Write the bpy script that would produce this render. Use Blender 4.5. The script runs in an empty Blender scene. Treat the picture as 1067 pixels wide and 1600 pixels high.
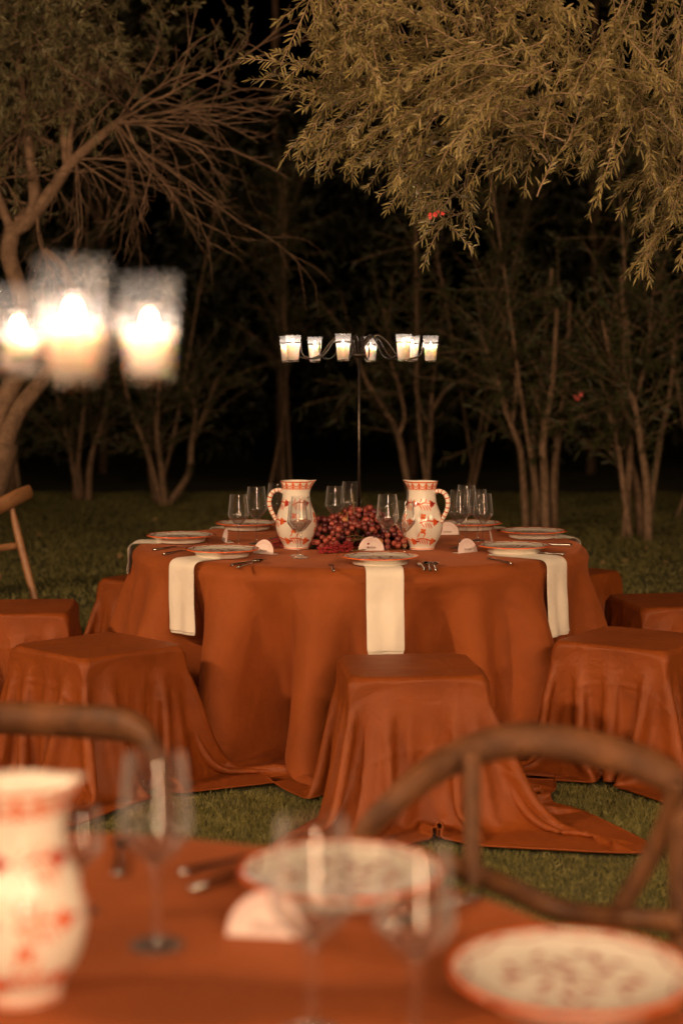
import bpy, bmesh, math, random
import numpy as np
from mathutils import Vector, Matrix

random.seed(7)
RNG = np.random.default_rng(7)
sc = bpy.context.scene
COL = sc.collection
PI = math.pi

# ------------------------------------------------------------------ camera
F_PX, EYE, HORIZON = 2600.0, 1.5, 580.0          # pixels of the 1067 x 1600 photograph
PITCH = math.atan((800-HORIZON)/F_PX)
cam_data = bpy.data.cameras.new('camera')
cam = bpy.data.objects.new('camera', cam_data)
COL.objects.link(cam)
cam.location = (0, 0, EYE)
cam.rotation_euler = (PI/2-PITCH, 0, 0)
cam_data.sensor_fit = 'VERTICAL'
cam_data.sensor_height = 36
cam_data.lens = 36*F_PX/1600
cam_data.clip_end = 400
cam_data.clip_start = .05
cam_data.dof.use_dof = True
cam_data.dof.focus_distance = 6.55
cam_data.dof.aperture_fstop = 2.0
sc.camera = cam

# ------------------------------------------------------------------ sky, moon, exposure
world = bpy.data.worlds.new('World')
sc.world = world
world.use_nodes = True
wn = world.node_tree
sky = wn.nodes.new('ShaderNodeTexSky')
sky.sky_type = 'NISHITA'
sky.sun_disc = False
sky.sun_elevation = math.radians(-8)
sky.sun_rotation = math.radians(200)
wn.links.new(sky.outputs[0], wn.nodes['Background'].inputs[0])
wn.nodes['Background'].inputs[1].default_value = .01
moon = bpy.data.lights.new('moon', 'SUN')
moon.energy = .004
moon.angle = math.radians(.5)
moon.color = (1, .8, .6)
mo = bpy.data.objects.new('moon', moon)
COL.objects.link(mo)
mo.rotation_euler = (math.radians(50), 0, math.radians(-20))
sc.view_settings.view_transform = 'Standard'
sc.view_settings.look = 'None'
sc.view_settings.gamma = 1
sc.view_settings.exposure = 0
sc.view_settings.use_curve_mapping = False
sc.render.engine = 'CYCLES'
cy = sc.cycles
cy.max_bounces = 10
cy.diffuse_bounces = 3
cy.glossy_bounces = 4
cy.transmission_bounces = 8
cy.transparent_max_bounces = 40
cy.caustics_reflective = False
cy.caustics_refractive = True
cy.sample_clamp_indirect = 30
cy.sample_clamp_direct = 60

LAMP = (1.0, .625, .36)                            # the warm garden lamps
FLOODS = [((-6.0, 2.2, 3.9), (-.2, 5.6, .7), 1650), ((6.2, 2.4, 4.0), (.5, 5.8, 1.1), 520)]
CANDLE_W = 2.0
CANDLE_COL = (1.0, .77, .62)

# ------------------------------------------------------------------ finding places: a pixel of the photograph to a point in the garden
_c, _s = math.cos(PITCH), math.sin(PITCH)
def ray(u, v):
    r = (u-533.5)/F_PX
    p = (800-v)/F_PX
    return r, _c+p*_s, -_s+p*_c
def at(u, v, z):
    d = ray(u, v)
    t = (z-EYE)/d[2]
    return d[0]*t, d[1]*t
def far(u, v, y):
    d = ray(u, v)
    t = y/d[1]
    return Vector((d[0]*t, y, EYE+d[2]*t))

# ------------------------------------------------------------------ object helpers
def link(name, data, parent=None, loc=None):
    o = bpy.data.objects.new(name, data)
    COL.objects.link(o)
    if parent: o.parent = parent
    if loc is not None: o.location = loc
    return o
def tag(o, label=None, cat=None, group=None, kind=None):
    for k, v in (('label', label), ('category', cat), ('group', group), ('kind', kind)):
        if v: o[k] = v
    return o
def thing(name, label, cat, loc=(0, 0, 0), rz=0, group=None):
    o = link(name, None, None, loc)
    o.rotation_euler = (0, 0, rz)
    return tag(o, label, cat, group)
def dup(root, loc=None, rz=None, label=None, group=None, scale=None):
    r = root.copy()
    COL.objects.link(r)
    if loc is not None: r.location = loc
    if rz is not None: r.rotation_euler = (0, 0, rz)
    if scale: r.scale = scale
    if label: r['label'] = label
    if group: r['group'] = group
    for ch in list(root.children):
        c = ch.copy()
        COL.objects.link(c)
        c.parent = r
        for g in list(ch.children):
            d = g.copy()
            COL.objects.link(d)
            d.parent = c
    return r
def np_mesh(name, V, F, mat=None, smooth=True):
    """V (n,3), F (m,k): one mesh of k-sided faces"""
    V = np.asarray(V, np.float32)
    F = np.asarray(F, np.int32)
    m, k = F.shape
    me = bpy.data.meshes.new(name)
    me.vertices.add(len(V))
    me.vertices.foreach_set('co', V.ravel())
    me.loops.add(m*k)
    me.loops.foreach_set('vertex_index', F.ravel())
    me.polygons.add(m)
    me.polygons.foreach_set('loop_start', np.arange(m, dtype=np.int32)*k)
    me.polygons.foreach_set('loop_total', np.full(m, k, np.int32))
    me.polygons.foreach_set('use_smooth', np.full(m, smooth))
    me.update(calc_edges=True)
    if mat: me.materials.append(mat)
    return me
class MB:
    """collects shapes into one mesh"""
    def __init__(self): self.v, self.f, self.n = [], [], 0
    def add(self, v, f):
        self.v += [tuple(p) for p in v]
        self.f += [tuple(i+self.n for i in q) for q in f]
        self.n = len(self.v)
        return self
    def build(self, name, mat, parent=None, smooth=True, bevel=0, loc=None):
        me = bpy.data.meshes.new(name)
        me.from_pydata(self.v, [], self.f)
        me.materials.append(mat)
        if smooth: me.shade_smooth()
        o = link(name, me, parent, loc)
        if bevel:
            b = o.modifiers.new('soft_edges', 'BEVEL')
            b.width = bevel
            b.segments = 2
            b.limit_method = 'ANGLE'
            b.angle_limit = math.radians(40)
        return o
def lathe(profile, seg=48, close=False):
    v, f = [], []
    for r, z in profile:
        for k in range(seg):
            a = 2*PI*k/seg
            v.append((r*math.cos(a), r*math.sin(a), z))
    n = len(profile)
    for i in range(n-1):
        for k in range(seg):
            k2 = (k+1) % seg
            f.append((i*seg+k, i*seg+k2, (i+1)*seg+k2, (i+1)*seg+k))
    return v, f
def tube(pts, rad, seg=8, caps=True, flat=1.0):
    pts = [Vector(p) for p in pts]
    n = len(pts)
    if not hasattr(rad, '__len__'): rad = [rad]*n
    v, f = [], []
    t0 = (pts[1]-pts[0]).normalized()
    ref = Vector((0, 0, 1)) if abs(t0.z) < .9 else Vector((1, 0, 0))
    side = t0.cross(ref).normalized()
    for i in range(n):
        t = (pts[min(i+1, n-1)]-pts[max(i-1, 0)]).normalized()
        side = (side-t*side.dot(t)).normalized()
        up = side.cross(t)
        for k in range(seg):
            a = 2*PI*k/seg
            v.append(pts[i]+side*(math.cos(a)*rad[i]*flat)+up*(math.sin(a)*rad[i]))
    for i in range(n-1):
        for k in range(seg):
            k2 = (k+1) % seg
            f.append((i*seg+k, i*seg+k2, (i+1)*seg+k2, (i+1)*seg+k))
    if caps:
        f.append(tuple(range(seg-1, -1, -1)))
        f.append(tuple(range((n-1)*seg, n*seg)))
    return v, f
def box(cx, cy, cz, sx, sy, sz):
    v = [(cx+sx/2*a, cy+sy/2*b, cz+sz/2*c) for c in (-1, 1) for b in (-1, 1) for a in (-1, 1)]
    return v, [(0, 2, 3, 1), (4, 5, 7, 6), (0, 1, 5, 4), (2, 6, 7, 3), (0, 4, 6, 2), (1, 3, 7, 5)]
def curve(pts, n=24):
    """Catmull-Rom through pts"""
    P = [Vector(p) for p in pts]
    P = [P[0]*2-P[1]]+P+[P[-1]*2-P[-2]]
    out = []
    m = len(P)-3
    for k in range(n+1):
        x = min(k/n*m, m-1e-6)
        i = int(x)
        t = x-i
        a, b, c, d = P[i:i+4]
        out.append(.5*((2*b)+(c-a)*t+(2*a-5*b+4*c-d)*t*t+(3*b-a-3*c+d)*t**3))
    return out
def icosphere(r=1, sub=2):
    bm = bmesh.new()
    bmesh.ops.create_icosphere(bm, subdivisions=sub, radius=r)
    v = [tuple(x.co) for x in bm.verts]
    f = [tuple(x.index for x in q.verts) for q in bm.faces]
    bm.free()
    return v, f

# ------------------------------------------------------------------ materials
def material(name):
    m = bpy.data.materials.new(name)
    m.use_nodes = True
    return m, m.node_tree, m.node_tree.nodes['Principled BSDF']
def principled(name, col, rough=.5, noise=None, scale=8, bump=0, bump_scale=60, metal=0, spec=.5, sheen=0, sss=0, coat=0, detail=4):
    m, nt, b = material(name)
    b.inputs['Base Color'].default_value = (*col, 1)
    b.inputs['Roughness'].default_value = rough
    b.inputs['Metallic'].default_value = metal
    b.inputs['Specular IOR Level'].default_value = spec
    b.inputs['Coat Weight'].default_value = coat
    if sheen:
        b.inputs['Sheen Weight'].default_value = sheen
        b.inputs['Sheen Roughness'].default_value = .4
        b.inputs['Sheen Tint'].default_value = (*[min(1, c*2.2+.1) for c in col], 1)
    if sss:
        b.inputs['Subsurface Weight'].default_value = sss
        b.inputs['Subsurface Radius'].default_value = (.035, .024, .015)
        b.inputs['Subsurface Scale'].default_value = 1
    tc = nt.nodes.new('ShaderNodeTexCoord')
    if noise:
        t = nt.nodes.new('ShaderNodeTexNoise')
        t.inputs['Scale'].default_value = scale
        t.inputs['Detail'].default_value = detail
        r = nt.nodes.new('ShaderNodeValToRGB')
        r.color_ramp.elements[0].position = .32
        r.color_ramp.elements[1].position = .68
        r.color_ramp.elements[0].color = (*col, 1)
        r.color_ramp.elements[1].color = (*noise, 1)
        nt.links.new(tc.outputs['Object'], t.inputs['Vector'])
        nt.links.new(t.outputs['Fac'], r.inputs['Fac'])
        nt.links.new(r.outputs['Color'], b.inputs['Base Color'])
    if bump:
        t2 = nt.nodes.new('ShaderNodeTexNoise')
        t2.inputs['Scale'].default_value = bump_scale
        t2.inputs['Detail'].default_value = 5
        bp = nt.nodes.new('ShaderNodeBump')
        bp.inputs['Strength'].default_value = bump
        bp.inputs['Distance'].default_value = .01
        nt.links.new(tc.outputs['Object'], t2.inputs['Vector'])
        nt.links.new(t2.outputs['Fac'], bp.inputs['Height'])
        nt.links.new(bp.outputs['Normal'], b.inputs['Normal'])
    return m
def thin_glass(name, tint=(.985, .985, .98), gain=1.0, painted_glow=0, edge=0):
    m, nt, b = material(name)
    nt.nodes.remove(b)
    out = nt.nodes['Material Output']
    tr = nt.nodes.new('ShaderNodeBsdfTransparent')
    gl = nt.nodes.new('ShaderNodeBsdfGlossy')
    fr = nt.nodes.new('ShaderNodeLayerWeight')
    fr.inputs['Blend'].default_value = .5
    pw = nt.nodes.new('ShaderNodeMath'); pw.operation = 'POWER'; pw.inputs[1].default_value = 4.0
    ma = nt.nodes.new('ShaderNodeMath'); ma.operation = 'MULTIPLY_ADD'; ma.inputs[1].default_value = .90; ma.inputs[2].default_value = .055
    nt.links.new(fr.outputs['Facing'], pw.inputs[0]); nt.links.new(pw.outputs[0], ma.inputs[0])
    mx = nt.nodes.new('ShaderNodeMixShader')
    mu = nt.nodes.new('ShaderNodeMath')
    mu.operation = 'MULTIPLY'
    mu.use_clamp = True
    mu.inputs[1].default_value = gain
    tr.inputs[0].default_value = (*tint, 1)
    gl.inputs['Roughness'].default_value = .03
    nt.links.new(ma.outputs[0], mu.inputs[0])
    nt.links.new(mu.outputs[0], mx.inputs[0])
    nt.links.new(tr.outputs[0], mx.inputs[1])
    nt.links.new(gl.outputs[0], mx.inputs[2])
    if painted_glow:  # pale diffuse share stands in for light that clear glass bends and reflects
        tl = nt.nodes.new('ShaderNodeBsdfTranslucent'); df = nt.nodes.new('ShaderNodeBsdfDiffuse')
        m1 = nt.nodes.new('ShaderNodeMixShader'); m2 = nt.nodes.new('ShaderNodeMixShader'); m2.inputs[0].default_value = painted_glow
        nt.links.new(tl.outputs[0], m1.inputs[1]); nt.links.new(df.outputs[0], m1.inputs[2])
        nt.links.new(mx.outputs[0], m2.inputs[1]); nt.links.new(m1.outputs[0], m2.inputs[2])
        mx = m2
        if edge:  # bright outlines painted in by viewing angle, in place of refraction
            p3 = nt.nodes.new('ShaderNodeMath'); p3.operation = 'POWER'; p3.inputs[1].default_value = 2.6
            a3 = nt.nodes.new('ShaderNodeMath'); a3.operation = 'MULTIPLY_ADD'; a3.inputs[1].default_value = edge; a3.inputs[2].default_value = painted_glow
            nt.links.new(fr.outputs['Facing'], p3.inputs[0]); nt.links.new(p3.outputs[0], a3.inputs[0]); nt.links.new(a3.outputs[0], m2.inputs[0])
    nt.links.new(mx.outputs[0], out.inputs[0])
    return m
def solid_glass(name):
    m, nt, b = material(name)
    b.inputs['Base Color'].default_value = (1, 1, 1, 1)
    b.inputs['Roughness'].default_value = .02
    b.inputs['IOR'].default_value = 1.48
    b.inputs['Transmission Weight'].default_value = 1
    return m
def leaf_material(name, a, b_, back=.5, scale=3.0, rough=.5):
    m, nt, b = material(name)
    tc = nt.nodes.new('ShaderNodeTexCoord')
    t = nt.nodes.new('ShaderNodeTexNoise')
    t.inputs['Scale'].default_value = scale
    t.inputs['Detail'].default_value = 8
    t.inputs['Roughness'].default_value = .8
    r = nt.nodes.new('ShaderNodeValToRGB')
    r.color_ramp.elements[0].position = .35
    r.color_ramp.elements[1].position = .65
    r.color_ramp.elements[0].color = (*a, 1)
    r.color_ramp.elements[1].color = (*b_, 1)
    nt.links.new(tc.outputs['Object'], t.inputs['Vector'])
    nt.links.new(t.outputs['Fac'], r.inputs['Fac'])
    nt.links.new(r.outputs['Color'], b.inputs['Base Color'])
    b.inputs['Roughness'].default_value = rough
    tl = nt.nodes.new('ShaderNodeBsdfTranslucent')
    nt.links.new(r.outputs['Color'], tl.inputs['Color'])
    mx = nt.nodes.new('ShaderNodeMixShader')
    mx.inputs[0].default_value = .25*back
    nt.links.new(b.outputs[0], mx.inputs[1])
    nt.links.new(tl.outputs[0], mx.inputs[2])
    nt.links.new(mx.outputs[0], nt.nodes['Material Output'].inputs[0])
    return m
def emission(name, col, strength, mix=1.0):
    m, nt, b = material(name)
    nt.nodes.remove(b)
    e = nt.nodes.new('ShaderNodeEmission')
    e.inputs[0].default_value = (*col, 1)
    e.inputs[1].default_value = strength
    out = nt.nodes['Material Output']
    if mix < 1:
        tr = nt.nodes.new('ShaderNodeBsdfTransparent')
        ad = nt.nodes.new('ShaderNodeAddShader')
        nt.links.new(e.outputs[0], ad.inputs[0])
        nt.links.new(tr.outputs[0], ad.inputs[1])
        nt.links.new(ad.outputs[0], out.inputs[0])
    else:
        nt.links.new(e.outputs[0], out.inputs[0])
    return m
def cloth_material(name, col, col2, weave=900, sheen=.25, rough=.55):
    m = principled(name, col, rough, col2, 5, .0, spec=.25, sheen=sheen, detail=8)
    nt = m.node_tree
    b = nt.nodes['Principled BSDF']
    tc = nt.nodes.new('ShaderNodeTexCoord')
    t = nt.nodes.new('ShaderNodeTexNoise')
    t.inputs['Scale'].default_value = weave
    t.inputs['Detail'].default_value = 2
    w = nt.nodes.new('ShaderNodeTexNoise')
    w.inputs['Scale'].default_value = 14
    w.inputs['Detail'].default_value = 6
    w.inputs['Distortion'].default_value = .6
    b1 = nt.nodes.new('ShaderNodeBump')
    b1.inputs['Strength'].default_value = .35
    b1.inputs['Distance'].default_value = .0012
    b2 = nt.nodes.new('ShaderNodeBump')
    b2.inputs['Strength'].default_value = .45
    b2.inputs['Distance'].default_value = .012
    nt.links.new(tc.outputs['Object'], t.inputs['Vector'])
    nt.links.new(tc.outputs['Object'], w.inputs['Vector'])
    nt.links.new(t.outputs['Fac'], b1.inputs['Height'])
    nt.links.new(w.outputs['Fac'], b2.inputs['Height'])
    nt.links.new(b2.outputs['Normal'], b1.inputs['Normal'])
    nt.links.new(b1.outputs['Normal'], b.inputs['Normal'])
    return m
M = {}
M['cloth'] = cloth_material('rust_cloth', (.215, .050, .0072), (.285, .069, .0115), sheen=.30, rough=.75)
M['stool_cloth'] = cloth_material('rust_satin', (.19, .043, .0062), (.255, .061, .0095), sheen=.05, rough=.5)
def ironed(m, n=4.0, width=.012, strength=.5):
    """sharp fold lines left by ironing, on the cloth's own grid"""
    nt = m.node_tree; b = nt.nodes['Principled BSDF']
    prev = b.inputs['Normal'].links[0].from_socket
    tc = nt.nodes.new('ShaderNodeTexCoord'); sp = nt.nodes.new('ShaderNodeSeparateXYZ')
    nt.links.new(tc.outputs['UV'], sp.inputs[0])
    hs = []
    for ax in ('X', 'Y'):
        mu = nt.nodes.new('ShaderNodeMath'); mu.operation = 'MULTIPLY'; mu.inputs[1].default_value = n
        pp = nt.nodes.new('ShaderNodeMath'); pp.operation = 'PINGPONG'; pp.inputs[1].default_value = .5
        mr = nt.nodes.new('ShaderNodeMapRange'); mr.interpolation_type = 'SMOOTHSTEP'
        mr.inputs['From Min'].default_value = 0; mr.inputs['From Max'].default_value = width*n
        nt.links.new(sp.outputs[ax], mu.inputs[0]); nt.links.new(mu.outputs[0], pp.inputs[0]); nt.links.new(pp.outputs[0], mr.inputs['Value'])
        hs.append(mr)
    mn = nt.nodes.new('ShaderNodeMath'); mn.operation = 'MINIMUM'
    nt.links.new(hs[0].outputs[0], mn.inputs[0]); nt.links.new(hs[1].outputs[0], mn.inputs[1])
    bp = nt.nodes.new('ShaderNodeBump'); bp.inputs['Strength'].default_value = strength; bp.inputs['Distance'].default_value = .006
    nt.links.new(mn.outputs[0], bp.inputs['Height']); nt.links.new(prev, bp.inputs['Normal']); nt.links.new(bp.outputs['Normal'], b.inputs['Normal'])
ironed(M['stool_cloth'], strength=.22)
M['napkin'] = cloth_material('linen', (.72, .66, .56), (.78, .72, .62), 700, .1, .8)
M['ceramic'] = principled('glazed_ceramic', (.74, .69, .60), .16, (.80, .76, .67), 9, .05, 25, coat=.4)
M['paint'] = principled('orange_red_paint', (.62, .085, .02), .22, (.72, .17, .045), 60, coat=.4)
M['dark_paint'] = principled('wine_red_paint', (.26, .018, .015), .22, (.42, .03, .02), 60, coat=.4)
M['bowl'] = thin_glass('bowl_glass', gain=2.6, painted_glow=.014, edge=.8)
M['stem'] = thin_glass('stem_glass', (.96, .96, .95), 2.2, .012, .28)
M['glass'] = solid_glass('clear_glass')
M['cup'] = thin_glass('cup_glass', (.97, .97, .96), .35, .03)
M['wax'] = principled('white_wax', (.86, .79, .72), .45, sss=.85)
M['flame'] = emission('flame', (1, .72, .42), 50, .5)
M['wick'] = principled('wick', (.02, .015, .01), .9)
M['iron'] = principled('black_iron', (.05, .042, .036), .34, (.08, .066, .055), 40, .1, 80, metal=.8)
M['wood'] = principled('brown_wood', (.062, .025, .009), .6, (.165, .068, .024), 13, .25, 40, spec=.3)
M['pale_wood'] = principled('light_brown_wood', (.22, .10, .04), .45, (.30, .15, .065), 12, .12, 40)
M['steel'] = principled('steel', (.55, .53, .5), .16, metal=1)
M['card'] = principled('card_paper', (.78, .66, .62), .85, (.82, .70, .66), 40)
M['pink'] = principled('pink_ink', (.62, .30, .27), .85)
M['ink'] = principled('brown_ink', (.16, .05, .03), .85)
M['grape'] = principled('red_grape', (.17, .026, .024), .28, (.40, .10, .062), 16, sss=.15, spec=.5)
M['pale_grape'] = principled('amber_grape', (.42, .20, .06), .28, (.36, .12, .05), 22, sss=.12)
M['stalk'] = principled('grape_stalk', (.20, .13, .05), .7)
M['amaranth'] = principled('dark_red_flower', (.22, .010, .014), .75, (.36, .022, .022), 90)
M['bark'] = principled('pale_bark', (.20, .135, .085), .9, (.34, .24, .155), 14, .7, 30)
M['oleander_bark'] = principled('pale_stem', (.17, .105, .06), .9, (.30, .195, .12), 18, .6, 40)
M['dark_bark'] = principled('brown_bark', (.10, .06, .034), .9, (.20, .125, .075), 18, .6, 40)
M['twig'] = principled('olive_twig', (.24, .16, .09), .85, (.32, .22, .13), 20)
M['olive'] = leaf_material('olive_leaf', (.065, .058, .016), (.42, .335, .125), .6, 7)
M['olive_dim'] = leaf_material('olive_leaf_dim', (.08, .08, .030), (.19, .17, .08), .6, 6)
M['oleander'] = leaf_material('oleander_leaf', (.035, .045, .014), (.085, .09, .028), .8, 4)
M['hedge'] = leaf_material('dark_leaf', (.018, .020, .008), (.045, .045, .016), .4, 3)
M['petal'] = principled('red_petal', (.65, .02, .02), .6, (.55, .05, .04), 20)
M['pink_petal'] = principled('pink_petal', (.75, .16, .14), .6, (.65, .08, .08), 20)
M['dry_leaf'] = principled('dry_leaf', (.40, .27, .11), .8, (.30, .17, .07), 20)
M['post'] = principled('lamp_metal', (.03, .03, .03), .5, metal=.5)
M['lamp_lens'] = emission('lamp_lens', LAMP, 40)
M['fairy'] = emission('fairy_light', (1, .64, .38), 85)

# ------------------------------------------------------------------ lawn
def lawn_material():
    m, nt, b = material('lawn')
    tc = nt.nodes.new('ShaderNodeTexCoord')
    t1 = nt.nodes.new('ShaderNodeTexNoise'); t1.inputs['Scale'].default_value = 1.2; t1.inputs['Detail'].default_value = 6
    t2 = nt.nodes.new('ShaderNodeTexNoise'); t2.inputs['Scale'].default_value = 90; t2.inputs['Detail'].default_value = 4
    r = nt.nodes.new('ShaderNodeValToRGB')
    r.color_ramp.elements[0].color = (.030, .031, .008, 1)
    r.color_ramp.elements[1].color = (.12, .115, .036, 1)
    mx = nt.nodes.new('ShaderNodeMath'); mx.operation = 'MULTIPLY_ADD'; mx.inputs[1].default_value = .5
    nt.links.new(tc.outputs['Object'], t1.inputs['Vector']); nt.links.new(tc.outputs['Object'], t2.inputs['Vector'])
    ml = nt.nodes.new('ShaderNodeMath'); ml.operation = 'MULTIPLY'; ml.inputs[1].default_value = .5
    nt.links.new(t2.outputs['Fac'], ml.inputs[0])
    nt.links.new(t1.outputs['Fac'], mx.inputs[0]); nt.links.new(ml.outputs[0], mx.inputs[2])
    nt.links.new(mx.outputs[0], r.inputs['Fac']); nt.links.new(r.outputs['Color'], b.inputs['Base Color'])
    b.inputs['Roughness'].default_value = .95
    bp = nt.nodes.new('ShaderNodeBump'); bp.inputs['Strength'].default_value = .8; bp.inputs['Distance'].default_value = .02
    nt.links.new(t2.outputs['Fac'], bp.inputs['Height']); nt.links.new(bp.outputs['Normal'], b.inputs['Normal'])
    return m
M['lawn'] = lawn_material()
M['grass'] = leaf_material('grass_blade', (.065, .075, .015), (.31, .275, .085), .8, 25)
g = 80
lawn = link('lawn', np_mesh('lawn', [(-g, -g, 0), (g, -g, 0), (g, g, 0), (-g, g, 0)], [(0, 1, 2, 3)], M['lawn'], False))
tag(lawn, kind='structure')

FAR_T = Vector((.08, 7.12, 0)); FAR_R = .97
NEAR_T = Vector((-.52, 1.70, 0)); NEAR_R = .96
TOP = .764                                        # table height, cloth on

def grass_patch(n, y0, y1, h, w, half=.225, pad=.95):
    y = np.sqrt(RNG.uniform(y0**2, y1**2, n))
    x = RNG.uniform(-1, 1, n)*(half*y+pad)
    keep = ((x-FAR_T.x)**2+(y-FAR_T.y)**2 > .95**2)
    x, y = x[keep], y[keep]
    ci, cj = ((x+6)/.025).astype(int), (y/.025).astype(int)
    ok = (ci >= 0) & (ci < 480) & (cj >= 0) & (cj < 480)
    cov = np.zeros(n, bool) if len(x) == n else np.zeros(len(x), bool)
    cov[ok] = COVERED[ci[ok], cj[ok]]
    x, y = x[~cov], y[~cov]
    n = len(x)
    a = RNG.uniform(0, 2*PI, n)
    hh = h*RNG.uniform(.45, 1.25, n)*(.8+.35*np.sin(x*5.1+1.3*np.sin(y*3))*np.sin(y*4.3))
    lean = RNG.uniform(.1, 1.1, n)
    la = RNG.uniform(0, 2*PI, n)
    B = np.stack([x, y, np.zeros(n)], 1)
    S = np.stack([np.cos(a), np.sin(a), np.zeros(n)], 1)*(w*RNG.uniform(.6, 1.2, n))[:, None]
    D = np.stack([np.cos(la)*lean, np.sin(la)*lean, np.ones(n)], 1)
    Mid = B+D*np.array([.35, .35, .62])*hh[:, None]
    T = B+D*np.array([1.0, 1.0, .95])*hh[:, None]
    V = np.stack([B-S, B+S, Mid+S*.8, T, Mid-S*.8], 1).reshape(-1, 3)
    F = np.arange(n)[:, None]*5+np.array([0, 1, 2, 3, 4])
    return V, F
# ------------------------------------------------------------------ cloth that is dropped over tables and stools
def drape(P, W, ri, rj, collide, steps, iters, dt=1/60, wrap=False, damp=.985, bend=.05, bend_i=(2, 4), bend_j=(2, 4), shear=.25, g=9.8):
    V = np.zeros_like(P)
    n, m = P.shape[:2]
    cons = []
    for di, k in [(1, 1.0)]+[(s, bend) for s in bend_i]:
        for c in (0, 1):
            cons.append(('i', np.array([i for i in range(n-di) if (i//di) % 2 == c]), di, 0, k))
    for dj, k in [(1, 1.0)]+[(s, bend) for s in bend_j]:
        for c in (0, 1):
            cons.append(('j', np.array([j for j in range(m if wrap else m-dj) if (j//dj) % 2 == c]), 0, dj, k))
    for dj in (1, -1):
        for c in (0, 1):
            cons.append(('d', np.array([i for i in range(n-1) if i % 2 == c]), 1, dj, shear))
    def solve(A, B, wa, wb, r, k):
        d = B-A
        l = np.sqrt((d*d).sum(-1))+1e-9
        f = (k*(l-r)/(l*(wa+wb+1e-9)))[..., None]*d
        return A+f*wa[..., None], B-f*wb[..., None]
    move = (W > 0).astype(float)[..., None]
    for st in range(steps):
        V *= damp
        V[..., 2] -= g*dt
        Q = P+V*dt*move
        for it in range(iters):
            for kind, b, di, dj, k in cons:
                if kind == 'i':
                    Q[b], Q[b+di] = solve(Q[b], Q[b+di], W[b], W[b+di], ri[b]*di, k)
                elif kind == 'j':
                    j2 = (b+dj) % m
                    Q[:, b], Q[:, j2] = solve(Q[:, b], Q[:, j2], W[:, b], W[:, j2], rj[:, :1]*dj, k)
                elif wrap:
                    A, B = solve(Q[b], np.roll(Q[b+1], -dj, axis=1), W[b], np.roll(W[b+1], -dj, axis=1), np.sqrt(ri[b]**2+rj[b]**2), k)
                    Q[b] = A; Q[b+1] = np.roll(B, dj, axis=1)
                else:
                    sa = slice(0, m-1) if dj > 0 else slice(1, m)
                    sb = slice(1, m) if dj > 0 else slice(0, m-1)
                    A, B = solve(Q[b][:, sa], Q[b+1][:, sb], W[b][:, sa], W[b+1][:, sb], math.hypot(ri[0, 0], rj[0, 0]), k)
                    q = Q[b]; q[:, sa] = A; Q[b] = q
                    q = Q[b+1]; q[:, sb] = B; Q[b+1] = q
            if it == iters-1 or it % 4 == 3: collide(Q, P)
        V = (Q-P)/dt
        P = Q
    return P
def on_ground(Q, P, mu=.25):
    low = Q[..., 2] < .02
    if low.any():
        q = Q[low]; p = P[low]
        q[:, 2] = .02
        q[:, :2] -= mu*(q[:, :2]-p[:, :2])
        Q[low] = q
def push_out(Q, P, sd, N, hit, mu):
    Q[hit] += (.004-sd)[hit][:, None]*N
    mv = Q[hit]-P[hit]
    Q[hit] -= mu*(mv-(mv*N).sum(-1, keepdims=True)*N)
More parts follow.
